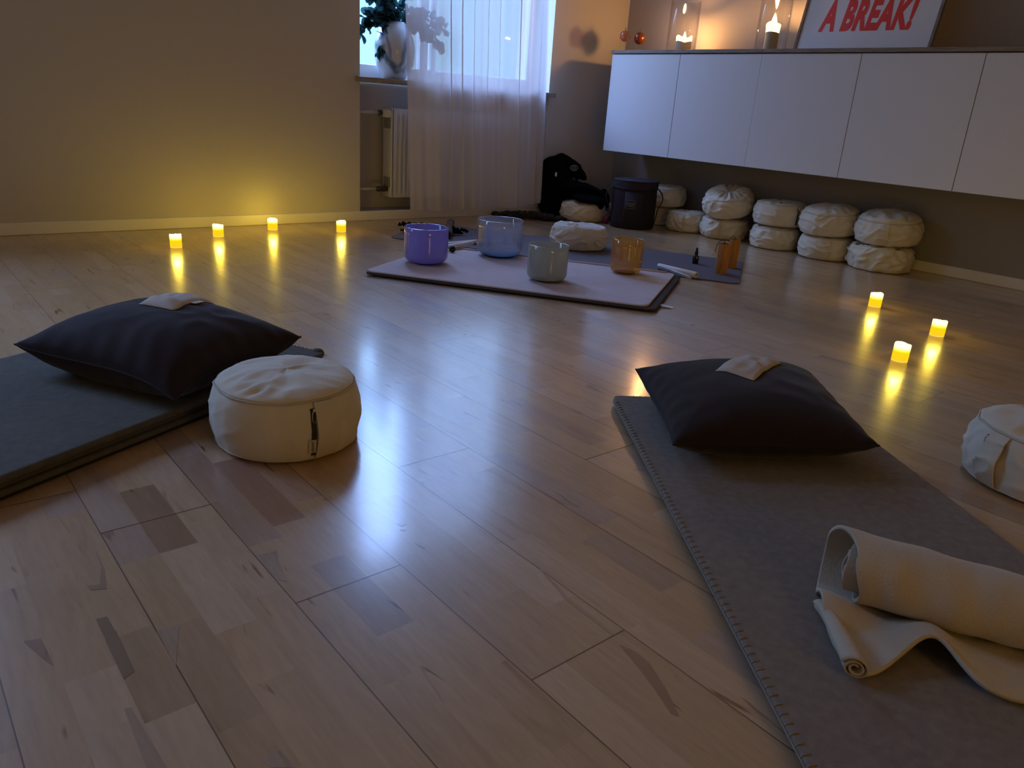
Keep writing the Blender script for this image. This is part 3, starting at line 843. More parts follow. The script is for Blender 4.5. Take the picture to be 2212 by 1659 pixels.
# near cushion beside the left mat
zafu((.655, 1.510, .0005), .163, .160, 'large cream round cushion in front, beside the corner of the left mat', 'meditation cushions', 3, wr=.0034, crease=.5,
     handle=facing(.655, 1.510, .50), zipp=True, tagtext='yonder', dome=.026, hw=.050)
zafu((1.968, .408, .0005), .168, .150, 'pale round cushion on the floor, cut off by the right picture edge', 'meditation cushions', 5, wr=.004,
     handle=facing(1.968, .408, -.62), zipp=True, tagtext='', dome=.020)
zafu((3.09, 3.075, .0075), .162, .135, 'white slouchy round cushion alone on the grey yoga mat', 'meditation cushions', 8, wr=.007, mat='zafu_white', dome=.012, slump=.18, pleat=.003, piping=False)
zafu((3.985, 3.950, .0005), .168, .125, 'cream round cushion under the black jacket in the corner', 'meditation cushions', 9, wr=.006, dome=.012)
g = 'stacked cushions along the cabinet wall'
def top_of(t, x=None):
    c = [q for q in t.children if q.name.startswith('cover')][0]
    return max(v.co.z for v in c.data.vertices) + t.location.z
def stack(lower, upper):
    lo = zafu(*lower[0], **lower[1]); a, k = upper
    return zafu((a[0][0], a[0][1], top_of(lo) + a[0][2]), *a[1:], **k)
zafu((4.405, 3.345, .0005), .150, .130, 'lower cushion with upright strap just right of the black bag', g, 12, wr=.009, handle=facing(4.4, 3.4, -.35), dome=.012, slump=.05, piping=False)
stack((((4.450, 3.665, .0005), .155, .134, 'lower cushion mostly hidden behind the black bag', g, 14), dict(wr=.004, dome=.012)),
      (((4.452, 3.60, .001), .150, .135, 'upper cushion leaning on the wall behind the black bag', g, 13), dict(wr=.005, dome=.014, tilt=(0, -.05, 0))))
stack((((4.430, 3.05, .0005), .160, .132, 'lower cushion of the second stack, loose folds and a strap facing the room', g, 15), dict(wr=.010, handle=facing(4.43, 3.05, -.35), dome=.010, slump=.12, piping=False)),
      (((4.410, 3.03, .030), .166, .150, 'tilted upper cushion with gathered pleated lid, tallest of the stacks', g, 16), dict(wr=.007, dome=.034, pleat=.012, tilt=(.06, -.30, 0), piping=False)))
stack((((4.425, 2.665, .0005), .155, .134, 'lower cushion of the third stack, smooth front with one fold', g, 17), dict(wr=.007, dome=.010)),
      (((4.440, 2.665, .001), .165, .146, 'upper cushion of the third stack with zip seen at its right side', g, 18), dict(wr=.005, handle=facing(4.4, 2.66, .80), zipp=True, dome=.016, hw=.03)))
stack((((4.425, 2.315, .0005), .162, .136, 'lower cushion of the fourth stack with a wide strap', g, 19), dict(wr=.005, handle=facing(4.43, 2.31, -.10), dome=.010, hw=.07)),
      (((4.425, 2.320, .008), .174, .162, 'upper cushion of the fourth stack with a puffed-up creased lid', g, 20), dict(wr=.007, dome=.040, tilt=(.0, -.10, 0))))
stack((((4.412, 1.975, .0005), .180, .138, 'lower cushion of the last stack, sagging with a diagonal fold', g, 21), dict(wr=.013, dome=.010, slump=.10, piping=False)),
      (((4.420, 1.965, .004), .178, .172, 'upper rounded cushion of the last stack nearest the picture edge', g, 22), dict(wr=.006, handle=facing(4.42, 1.97, -.1), dome=.048, tilt=(0, -.08, 0), hw=.04)))

# ================================================================ SLABS (mats, blankets)
def slab(name, corners, z0, th, mat, parent=None, rc=.02, er=None, wav=0.0, seed=1, nu=60, nv=60, loc=None, smooth=True, shape=None):
    """corners: four (x, y) in order; a rounded sheet lying at z0 with thickness th"""
    P = [Vector((c[0], c[1], 0)) for c in corners]
    er = er or th*.5; Lu = ((P[1]-P[0]).length+(P[2]-P[3]).length)/2; Lv = ((P[3]-P[0]).length+(P[2]-P[1]).length)/2
    def ax(n, L):
        e = [er*(1-math.cos(PI/2*k/5)) for k in range(6)]
        mid = [er + (L-2*er)*i/n for i in range(1, n)]
        return e + mid + [L-x for x in reversed(e)]
    us, vs = ax(nu, Lu), ax(nv, Lv)
    v = []; f = []; nU, nV = len(us), len(vs)
    for layer in (1, 0):
        for b in vs:
            for a in us:
                ua, vb = a, b
                # round the corners
                ia = min(a, Lu-a); ib = min(b, Lv-b)
                if ia < rc and ib < rc:
                    x, y = 1-ia/rc, 1-ib/rc
                    x2, y2 = x*math.sqrt(1-y*y/2), y*math.sqrt(1-x*x/2)
                    ua = rc*(1-x2) if a < Lu/2 else Lu-rc*(1-x2); vb = rc*(1-y2) if b < Lv/2 else Lv-rc*(1-y2)
                s_, t_ = ua/Lu, vb/Lv
                p = (P[0]*(1-s_)+P[1]*s_)*(1-t_) + (P[3]*(1-s_)+P[2]*s_)*t_
                d = min(1, min(ia, ib)/er); h = math.sqrt(max(0, 1-(1-d)**2))
                zc = z0 + th/2
                z = zc + th/2*h if layer else zc - th/2*h
                if wav:
                    w = wav*nz(p.x*3+seed, p.y*3, seed) ; z += abs(w) if not layer else abs(w)
                if shape: p, z = shape(p, z, s_, t_, layer)
                v.append((p.x, p.y, z))
    k0 = nU*nV
    for j in range(nV-1):
        for i in range(nU-1):
            a = j*nU+i; f.append((a, a+1, a+nU+1, a+nU)); f.append((k0+a, k0+a+nU, k0+a+nU+1, k0+a+1))
    rim = [i for i in range(nU)] + [j*nU+nU-1 for j in range(1, nV)] + [(nV-1)*nU+i for i in range(nU-2, -1, -1)] + [j*nU for j in range(nV-2, 0, -1)]
    for q in range(len(rim)):
        a, b = rim[q], rim[(q+1) % len(rim)]; f.append((a, k0+a, k0+b, b))
    return obj(name, v, f, mat, parent, smooth=smooth, loc=loc)
def stitches(name, a, b, z, pitch, mat, parent, depth=.012, r=.0013, rz=.004, inset=None):
    a = Vector(a); b = Vector(b); d = (b-a); L = d.length; d.normalize(); nrm = inset.normalized(); m = MB(); k = int(L/pitch)
    for i in range(k):
        p = a + d*(i+.5)*pitch
        pts = [p + nrm*depth + Vector((0, 0, z+.0004)), p + nrm*.004 + Vector((0, 0, z+.0008)) + d*.001, p - nrm*.0008 + Vector((0, 0, z-rz)) + d*.002, p - nrm*.0004 + Vector((0, 0, z-2*rz+.001)) + d*.003]
        m.tube(pts, r, 5)
    m.tube([a + d*(i/40*L) - nrm*.0008 + Vector((0, 0, z-rz)) for i in range(41)], r*1.2, 5)
    return m.build(name, mat, parent, True)

# ---- right mat and its felt blanket
A, B = Vector((1.468, 1.285, 0)), Vector((1.955, .935, 0))
dn = Vector((-.583, -.8125, 0)); Lm = 1.86
C_, D_ = B + Vector((-.548, -.8365, 0))*Lm, A + dn*Lm
o = slab('yoga_mat', [(A+(B-A)*.03-(-dn)*0+dn*.012)[:2], (B-(B-A)*.012+dn*.012)[:2], (C_-(B-A)*.01)[:2], (D_+(B-A)*.03)[:2]], .0005, .007, 'mat_black', rc=.02)
tag(o, 'thin black yoga mat showing as a dark edge under the right grey blanket', 'mat')
t = thing('felt_blanket', 'grey felt blanket with stitched edge on the right mat under the dark pillow', 'blanket')
slab('cloth', [A[:2], B[:2], C_[:2], D_[:2]], .0078, .012, 'felt_grey', t, rc=.035, er=.006)
stitches('edge_stitching', (A+dn*.05)[:], (D_)[:], .0196, .0165, 'thread', t, inset=(B-A))
stitches('end_stitching', (A+(B-A)*.09)[:], (A+(B-A)*.9)[:], .0196, .0165, 'thread', t, inset=dn)
RZ = .0202

# ---- left mat pile
E1 = Vector((.935, 1.872, 0)); dl = Vector((-.908, -.418, 0)); nl = Vector((-.418, .908, 0))
o = slab('yoga_mat', [(E1+nl*.012+dl*.01)[:2], (E1+nl*.62+dl*.01)[:2], (E1+nl*.62+dl*1.85)[:2], (E1+nl*.012+dl*1.85)[:2]], .0005, .008, 'mat_black', rc=.02)
tag(o, 'thin dark yoga mat at the bottom of the left pile of folded blankets', 'mat')
t = thing('folded_blanket', 'slate green blanket folded in thick layers on the left mat', 'blanket')
for i, (z, th, ins) in enumerate(((.0087, .013, .004), (.0219, .013, .012), (.0351, .017, .0))):
    q = slab('blanket_layer', [(E1+nl*ins+dl*(.0+.02*(2-i)))[:2], (E1+nl*(.61-ins)+dl*.005)[:2], (E1+nl*(.60-ins)+dl*1.8)[:2], (E1+nl*ins+dl*1.8)[:2]], z, th, 'felt_green', t, rc=.03, er=th*.5, seed=i)
stitches('end_stitching', (E1+dl*.002+nl*.03)[:], (E1+dl*.002+nl*.55)[:], .0515, .014, 'thread', t, inset=dl, rz=.006, r=.0016)
m = MB(); pk = E1 + nl*.012 + dl*.006 + Vector((0, 0, .045))
m.tube([pk + nl*(i*.006) for i in range(7)], .013, 14, rads=[.008, .013, .0145, .014, .013, .011, .006]); m.build('curled_corner', 'felt_green', t, True)
LZ = .0525

# ================================================================ PILLOWS
def pillow(name, corners, zrest, zc, T, mat, label, cat, group, pinch=.07, seed=1, n=56, wr=.003, seam=None, pw=.48, zcs=(0, 0, 0, 0), name_cover='cover'):
    """corners: (x, y) in order; zcs: extra height of each corner tip"""
    P = [Vector((c[0], c[1], 0)) for c in corners]; cen = sum(P, Vector())/4
    t = thing(name, label, cat, (cen.x, cen.y, zrest), group=group)
    v = []; f = []
    def pt(u, w, layer):
        uu = u*(1-pinch*(1-w*w)) ; ww = w*(1-pinch*(1-u*u))
        s, q = (uu+1)/2, (ww+1)/2
        p = (P[0]*(1-s)+P[1]*s)*(1-q) + (P[3]*(1-s)+P[2]*s)*q
        cz = (zcs[0]*(1-s)+zcs[1]*s)*(1-q) + (zcs[3]*(1-s)+zcs[2]*s)*q
        cz *= (abs(u)*abs(w))**2.5
        prof = ((1-abs(u)**2.3)*(1-abs(w)**2.3))
        th = T*max(0, prof)**pw
        rg = 1-abs(noise.noise(Vector((u*2.6+seed, w*2.6, seed)) + noise.noise_vector(Vector((u*1.4, w*1.4, seed)))*.7))*2
        edge = (1-max(abs(u), abs(w)))
        th += wr*(rg-.4)*min(1, edge*5)
        # gathers running in from the seam
        g = math.sin((u if abs(w) > abs(u) else w)*23+seed*3)*wr*.6*math.exp(-edge*9)*min(1, edge*30)
        th += g
        if layer: z = zc + cz + th
        else: z = max(zrest + .0006, zc + cz - th*.9)
        return p + Vector((0, 0, z))
    def axs():
        return [math.copysign(1-(1-abs(a))**1.35, a) for a in [-1 + 2*i/n for i in range(n+1)]]
    ar = axs(); off = Vector((cen.x, cen.y, zrest))
    for layer in (1, 0):
        for w in ar:
            for u in ar: v.append(pt(u, w, layer) - off)
    k0 = (n+1)**2
    for j in range(n):
        for i in range(n):
            a = j*(n+1)+i; f.append((a, a+1, a+n+2, a+n+1)); f.append((k0+a, k0+a+n+1, k0+a+n+2, k0+a+1))
    obj(name_cover, v, f, mat, t, smooth=True)
    # seam ridge
    rim = [(u, -1) for u in ar] + [(1, w) for w in ar[1:]] + [(u, 1) for u in reversed(ar[:-1])] + [(-1, w) for w in reversed(ar[1:-1])]
    pts = [pt(u, w, 1) - off for u, w in rim]
    MB().tube(pts, seam or .0022, 6, closed=True).build('seam', mat, t, True)
    bv = BVHTree.FromPolygons([Vector(q)+off for q in v], f)
    return t, bv
tL, bvL = pillow('square_pillow', [(.225, 2.055), (.452, 1.628), (.832, 1.815), (.600, 2.235)], LZ, LZ+.062, .105, 'pillow',
    'large charcoal square pillow with pointed corners on the left blanket pile', 'pillow', 'charcoal square pillows', seed=2, zcs=(.012, -.03, .012, 0), wr=.004)
tR, bvR = pillow('square_pillow', [(1.240, .895), (1.605, .628), (1.975, 1.010), (1.517, 1.250)], RZ, RZ+.060, .092, 'pillow',
    'large charcoal square pillow on the right blanket, under the crumpled eye pillow', 'pillow', 'charcoal square pillows', seed=6, zcs=(.0, .015, .0, .015), wr=.004)
def eye_pillow(corners, bv, label, seed, tagpos=None):
    P = [Vector((c[0], c[1], 0)) for c in corners]; cen = sum(P, Vector())/4
    def zt(x, y):
        h = bv.ray_cast(Vector((x, y, 1)), Vector((0, 0, -1))); return h[0].z if h[0] else None
    zc = zt(cen.x, cen.y); t = thing('eye_pillow', label, 'eye pillow', (cen.x, cen.y, zc), group='eye pillows on the square pillows')
    n = 26; v = []; f = []; ar = [-1+2*i/n for i in range(n+1)]; off = Vector((cen.x, cen.y, zc))
    for layer in (1, 0):
        for w in ar:
            for u in ar:
                s, q = (u+1)/2, (w+1)/2
                p = (P[0]*(1-s)+P[1]*s)*(1-q) + (P[3]*(1-s)+P[2]*s)*q
                base = zt(p.x, p.y) or zc
                prof = max(0, (1-abs(u)**3)*(1-abs(w)**3))**.5
                th = .013*prof*(1+.35*nz(u*2.2, w*2.2, seed)) 
                z = base + .0015 + (th*1.0 + .0006 if layer else 0)
                v.append(Vector((p.x, p.y, z)) - off)
    k0 = (n+1)**2
    for j in range(n):
        for i in range(n):
            a = j*(n+1)+i; f.append((a, a+1, a+n+2, a+n+1)); f.append((k0+a, k0+a+n+1, k0+a+n+2, k0+a+1))
    rim = [i for i in range(n+1)] + [j*(n+1)+n for j in range(1, n+1)] + [n*(n+1)+i for i in range(n-1, -1, -1)] + [j*(n+1) for j in range(n-1, 0, -1)]
    for q in range(len(rim)):
        a, b = rim[q], rim[(q+1) % len(rim)]; f.append((a, k0+a, k0+b, b))
    obj('cover', v, f, 'eye_cloth', t, smooth=True)
    if tagpos:
        a, b, out = tagpos; a = P[0]*(1-a) + P[1]*a if False else a
        A_ = Vector(v[a]); B_ = Vector(v[b]); o_ = Vector(out)
        mm = []
        for p in (A_, B_, B_+o_, A_+o_): mm.append(p + Vector((0, 0, .003)))
        mm += [p - Vector((0, 0, .0012)) for p in mm]
        obj('label_tag', mm, [(0,1,2,3),(7,6,5,4),(0,4,5,1),(1,5,6,2),(2,6,7,3),(3,7,4,0)], 'label_cream', t)
eye_pillow([(.482, 1.962), (.532, 1.868), (.690, 1.995), (.632, 2.078)], bvL, 'pale muslin eye pillow with a little tag lying on the left dark pillow', 3, tagpos=(27*9+26, 27*14+26, (.010, -.012, -.001)))
eye_pillow([(1.512, 1.003), (1.530, .908), (1.735, .962), (1.690, 1.045)], bvR, 'crumpled cream eye pillow lying on the right dark pillow', 8)

# ================================================================ ROLLED BLANKET on the right mat
def rolled():
    # roll axis from its visible left end towards the right, out of frame
    e0 = Vector((1.105, .425, 0)); ax = Vector((.42, -.91, 0)).normalized()
    sd = Vector((ax.y, -ax.x, 0))
    if sd.dot(Vector((-1, -1, 0))) < 0: sd = -sd       # towards the camera side
    t = thing('rolled_blanket', 'ecru fleece blanket rolled up with a loose flap on the right mat', 'blanket', (e0.x, e0.y, RZ))
    R0 = .060; turns = 3.2; L = .66; nk = 90; ns = 210
    v = []; f = []; nt_ = 46
    def sm(x): x = max(0, min(1, x)); return x*x*(3-2*x)
    for k in range(nk+1):
        s_ = (k/nk)**1.35; xx = s_*L
        for i in range(ns + nt_):
            if i < ns:
                u = i/(ns-1); a = (u-1)*turns*2*PI - PI/2; back = (u-1)*turns     # turns inwards from the end of the spiral
                r = .010 + (R0-.010)*u**.9
                r *= 1 + .06*nz(a*.6, u*4, 2)*(1-.6*sm((u-.6)*3))
                # cloth standing proud round the end: the outermost turn runs further left behind the roll
                if back > -.62: off = -.045*sm((.62+back)/.35); bulge = .006*sm((.62+back)/.35)*math.exp(-xx/.05)
                else: off = .010*sm((-.62-back)*5)*sm((1.45+back)*5) - .012*sm(-(back+1.35)*4) + .008*nz(u*14, 3, 1); bulge = 0
                
                q = Vector(((r+bulge)*math.cos(a), 0, (r+bulge)*math.sin(a)))
                d, z = q.x, q.z + R0 + .004
                z += .003*nz(xx*9, a, 4); d += .003*nz(xx*7, a, 6)
                # soft drag folds on the face of the roll
                kf = sm((back+1.35)*4); d += kf*.005*nz(xx*26, a*.5, 9); z += kf*.003*nz(xx*19, a*.5, 12)
                x = xx + off*math.exp(-xx/.07)
            else:
                w = (i-ns+1)/nt_
                reach = .185 - .105*math.exp(-((xx-.11)/.06)**2) - .055*sm((xx-.14)/.12) + .012*math.sin(xx*24)
                d = reach*w
                z = .004 + .0
                z += .034*math.exp(-((xx-.115)/.05)**2)*sm(w*1.3) + .020*sm((xx-.12)/.1)*math.sin(PI*min(1, w*.9))*(.6+.4*math.sin(xx*17))
                z += .030*math.exp(-((w-.28)/.2)**2)*math.exp(-((xx+.0)/.04)**2)
                z += .006*abs(nz(xx*14, w*3, 4))
                x = xx + (-.045 + .032*sm(w) + .030*w**3)*math.exp(-xx/.07)
            v.append(ax*x + sd*d + Vector((0, 0, max(.0046, z))))
    n = ns + nt_
    for k in range(nk):
        for i in range(n-1):
            a = k*n+i; f.append((a, a+1, a+n+1, a+n))
    o = obj('roll', v, f, 'blanket_cream', t, smooth=True)
    md = o.modifiers.new('thick', 'SOLIDIFY'); md.thickness = .0065; md.offset = 0
    # left selvedge of the flap curled into a little scroll whose end faces us
    v = []; f = []; ns2 = 70; nk2 = 16
    for k in range(nk2+1):
        s_ = k/nk2; d = .050 + .145*s_; cx_ = -.036 + .056*s_**.8
        for i in range(ns2):
            u = i/(ns2-1); a = u*2.3*2*PI + 1.0; r = (.005 + .0135*u)*(.55+.45*s_)
            v.append(ax*(cx_ + r*math.cos(a)) + sd*(d + .004*nz(u*5, s_, 2)) + Vector((0, 0, r*math.sin(a) + .0195*(.55+.45*s_) + .002)))
    for k in range(nk2):
        for i in range(ns2-1):
            a = k*ns2+i; f.append((a, a+1, a+ns2+1, a+ns2))
    o = obj('curled_edge', v, f, 'blanket_cream', t, smooth=True)
    md = o.modifiers.new('thick', 'SOLIDIFY'); md.thickness = .003; md.offset = 0
rolled()

# ================================================================ BOWL STAGE: mats, bowls, small instruments
o = slab('yoga_mat', [(2.231, 3.700), (2.745, 4.075), (3.735, 2.415), (3.172, 2.050)], .0005, .006, 'mat_purple', rc=.045, er=.003)
tag(o, 'purple grey yoga mat lying behind the bowls towards the cushions', 'mat')
t = thing('bowl_blanket', 'pale pink felt blanket over a dark layer, under the four singing bowls', 'blanket')
Lc, Bc, Rc = Vector((1.632, 2.905, 0)), Vector((2.335, 1.905, 0)), Vector((2.985, 2.290, 0)); Tc = Lc + Rc - Bc
def wavy(p, z, s, q, layer):
    return p, z + .006*max(0, nz(p.x*4, p.y*4, 2))
sR = (Rc-Bc).normalized(); sF = (Bc-Lc).normalized()
slab('dark_layer', [(Lc-sR*.006)[:2], (Bc-sR*.012+sF*.035)[:2], (Rc+sF*.030)[:2], (Tc)[:2]], .0068, .009, 'blanket_under', t, rc=.03, er=.0045)
slab('pale_layer', [Lc[:2], Bc[:2], Rc[:2], Tc[:2]], .0162, .008, 'blanket_pink', t, rc=.04, er=.004, nu=80, nv=60)
m = MB(); m.tube([Lc.lerp(Tc, .12).lerp(Bc, .02) + (Tc-Lc)*.0 + (Rc-Tc)*0 + Vector((0, 0, .0255)), Lc.lerp(Tc, .95)+Vector((0, 0, .0255))], .006, 8)
m.v = []; m.f = []
a, b = Tc + (Bc-Lc)*.02 - sR*.02, Rc - sR*.02 - (Bc-Lc)*.03
m.tube([a.lerp(b, i/20) + Vector((0, 0, .0262 + .001*math.sin(i))) for i in range(21)], .0062, 10); m.build('rolled_hem', 'blanket_pink', t, True)
mm = [Bc + sF*.030 + sR*.10 + Vector((0, 0, .0085)), Bc + sF*.030 + sR*.13 + Vector((0, 0, .0085)), Bc + sF*.085 + sR*.13 + Vector((0, 0, .0012)), Bc + sF*.085 + sR*.10 + Vector((0, 0, .0012))]
mm += [p + Vector((0, 0, .001)) for p in mm]
obj('care_tag', mm, [(3,2,1,0),(4,5,6,7),(0,1,5,4),(1,2,6,5),(2,3,7,6),(3,0,4,7)], 'zafu_white', t)
BZ = .0245
def bowl(x, y, r, h, mat, label, w=.004, foot=.62, rb=.03, wavyn=0):
    t = thing('singing_bowl', label, 'bowl', (x, y, BZ), group='crystal singing bowls')
    pr = [(.0006, .006)] + [(r*foot*.9, .006)]
    for k in range(9):
        a = PI/2*k/8; pr.append((r-rb + rb*math.sin(a), .006 + rb*1.0*(1-math.cos(a))))
    pr += [(r, h*.5), (r, h*.8), (r, h-.002), (r-w*.5, h), (r-w, h-.002), (r-w, h*.5)]
    for k in range(8, -1, -1):
        a = PI/2*k/8; pr.append((r-rb + (rb-w)*math.sin(a), .006 + w + (rb-w)*(1-math.cos(a))))
    pr.append((.0006, .006+w))
    def fn(p, a):
        if wavyn:
            k = 1 + .006*math.cos(a*wavyn); p.x *= k; p.y *= k
        return p
    MB().lathe(pr, 96, fn).build('bowl', mat, t, True)
    ring = [(r*foot*.9*math.cos(2*PI*i/48), r*foot*.9*math.sin(2*PI*i/48), .0045) for i in range(48)]
    MB().tube(ring, .0040, 8, closed=True).build('rubber_ring', 'rubber', t, True)
bowl(1.973, 2.943, .101, .165, 'purple_bowl', 'violet crystal singing bowl, leftmost on the pink blanket', rb=.035)
bowl(2.420, 2.958, .115, .180, 'blue_bowl', 'large clear singing bowl with a blue bottom, at the back of the blanket', w=.005, rb=.045, foot=.7)
bowl(2.265, 2.430, .088, .156, 'green_bowl', 'small sage grey singing bowl at the front edge of the blanket', rb=.028)
bowl(2.742, 2.400, .075, .160, 'amber_bowl', 'small see-through amber singing bowl, rightmost on the blanket', w=.005, rb=.022, wavyn=16)

def stick(name, a, b, r, mat, label, cat, group=None, hollow=False, cap=None):
    a, b = Vector(a), Vector(b); t = thing(name, label, cat, (a+b)/2, group=group); d = (b-a).normalized(); c = (a+b)/2
    m = MB(); n = 24; u = d.cross(Vector((0, 0, 1))).normalized(); w = u.cross(d); L = (b-a).length
    prof = [(-L/2, r*.94), (-L/2+.002, r), (L/2-.002, r), (L/2, r*.94)]
    if hollow: prof = [(-L/2, r*.72), (-L/2, r*.96), (-L/2+.002, r), (L/2-.002, r), (L/2, r*.96), (L/2, r*.72), (L/2-.03, r*.7), (-L/2+.03, r*.7), (-L/2, r*.72)]
    v = []; f = []
    for z, rr in prof:
        for i in range(n):
            q = 2*PI*i/n; v.append(d*z + (u*math.cos(q) + w*math.sin(q))*rr)
    for j in range(len(prof)-1):
        for i in range(n):
            i2 = (i+1) % n; f.append((j*n+i, j*n+i2, (j+1)*n+i2, (j+1)*n+i))
    if not hollow: f.append(tuple(reversed(range(n)))); f.append(tuple(range((len(prof)-1)*n, len(prof)*n)))
    m.add(v, f); m.build('shaft', mat, t, auto=40)
    if cap:
        mb_ = MB(); ellipsoid(mb_, d*cap[1]*(L/2) , (cap[0],)*3); mb_.build('ball_head', 'rubber', t, True)
    return t
z = BZ
stick('bowl_mallet', (2.06, 3.112, .0253+.0125), (2.44, 3.208, .0330+.0125), .0125, 'mallet', 'white bowl mallet behind the violet bowl, nearer of the pair', 'mallet', 'pair of bowl mallets')
tm = thing('bowl_mallet', 'white mallet behind the violet bowl, the one nearer the wall', 'mallet', (2.435, 3.335, .0068), group='pair of bowl mallets')
m = MB(); m.tube([(-.185, -.018, .0125), (.185, .018, .0125)], .012, 16); m.build('shaft', 'mallet', tm, auto=40)
mb_ = MB(); ellipsoid(mb_, (2.243, 3.110, .0248+.0165), (.0165,)*3); o = mb_.build('rubber_ball', 'rubber', smooth=True)
tag(o, 'small black rubber ball at the tip of the mallets between two bowls', 'ball')
stick('bowl_mallet', (3.055, 2.455, .0066+.0150), (3.064, 2.225, .0066+.0150), .0150, 'mallet', 'thick hollow white tube mallet on the right corner of the mat near the amber bowl', 'mallet', 'tubes beside the amber bowl', hollow=True)
stick('glass_tube', (3.012, 2.420, .0255+.0078), (2.945, 2.170, .0240+.0078), .0078, 'clear_tube', 'thin clear tube lying against the white hollow mallet', 'tube', 'tubes beside the amber bowl', hollow=True)

# oil bottle
t = thing('dropper_bottle', 'small black dropper bottle standing on the purple grey mat', 'bottle', (3.384, 2.478, .0068))
MB().lathe([(.0005, 0), (.0155, 0), (.0165, .002), (.0165, .036), (.015, .042), (.008, .047), (.0075, .052), (.0005, .052)], 32).build('glass_body', 'bottle', t, auto=40)
MB().lathe([(.009, .0485), (.0095, .05), (.0095, .062), (.0085, .063), (.0005, .063)], 24).build('collar', 'rubber', t, auto=40)
MB().lathe([(.006, .063), (.0062, .066), (.0055, .078), (.004, .084), (.0005, .086)], 24).build('dropper_bulb', 'rubber', t, True)

def chime(x, y, r, h, label, ring, seed, flip=1):
    t = thing('bamboo_chime', label, 'wind chime', (x, y, .0068), group='bamboo chimes on the mat end')
    MB().lathe([(.0005, 0), (r*.97, 0), (r, .002), (r, h-.002), (r*.97, h), (r*.86, h), (r*.85, h-.02), (.0005, h-.022)], 40).build('bamboo_tube', 'bamboo', t, auto=40)
    rt = Vector((.78, -.63, 0))*flip
    top = Vector((0, 0, h))
    if ring:
        pts = [top + Vector((0, 0, -.018)), top - rt*.004 + Vector((0, 0, .010)), top - rt*.020 + Vector((0, 0, .016)), top - rt*.034 + Vector((0, 0, .004)), top - rt*.042 + Vector((0, 0, -.018)), top - rt*.044 + Vector((0, 0, -.042))]
        MB().tube(pts, .0016, 6).build('cord', 'cord', t, True)
        c = top - rt*.046 + Vector((0, 0, -.052)); MB().tube([c + rt*.0095*math.cos(q) + Vector((0, 0, .0095*math.sin(q))) for q in [2*PI*i/24 for i in range(24)]], .0011, 6, closed=True).build('ring', 'metal', t, True)
    else:
        pts = [top + Vector((0, 0, -.018)), top + Vector((0, 0, .008)), top - rt*.012 + Vector((0, 0, .014)), top - rt*.024 + Vector((0, 0, .006)), top - rt*.034 + Vector((0, 0, -.014))]
        MB().tube(pts, .0016, 6).build('cord', 'cord', t, True)
    MB().tube([top - rt*(r*.85) + Vector((0, 0, -.004)), top + rt*(r*.1) + Vector((0, 0, -.010))], .0024, 6).build('cross_peg', 'label_cream', t, True)
chime(3.296, 2.250, .0305, .150, 'orange bamboo chime in front, with a ring hanging from its black cord', True, 1)
chime(3.490, 2.326, .0285, .150, 'orange bamboo chime standing behind the one with the hanging ring', False, 2)

# rain stick and feathered rattle on the mat
t = thing('rain_stick', 'short rough brown wooden rain stick on the mat behind the violet bowl', 'instrument', (2.665, 3.745, .0066))
a, b = Vector((-.155, -.215, .024)), Vector((.13, .16, .024)); n = 26; m = MB()
m.tube([a.lerp(b, i/n) for i in range(n+1)], .024, 18, rads=[.0235+.0012*math.sin(i*2.3) for i in range(n+1)]); m.build('tube', 'rainstick', t, True)
MB().tube([a + (a-b).normalized()*.0005, a + (a-b).normalized()*.003], .019, 18).build('end_cap', 'stem', t, auto=30)
t = thing('nut_shell_rattle', 'black bushy nut-shell rattle lying behind the violet bowl', 'instrument', (2.476, 3.693, .0066)); rnd = random.Random(4)
m = MB()
for i in range(170):
    u = rnd.random() if i > 40 else i/40; c = Vector((-.10+.30*u, .12-.20*u, .018 + .020*rnd.random() + .020*(1-u))) + Vector((rnd.gauss(0, .014), rnd.gauss(0, .014), 0)); c.z = max(c.z, .014)
    ellipsoid(m, c, (rnd.uniform(.006, .012), rnd.uniform(.004, .007), rnd.uniform(.006, .012)), (rnd.random()*3, rnd.random()*3, rnd.random()*3), 5)
remeshed('shells', m, 'fuzz', t, .0035, smooth_it=1)
MB().tube([(-.10, .12, .012), (.05, .02, .012), (.20, -.08, .012)], .007, 8).build('cord_core', 'cord', t, True)

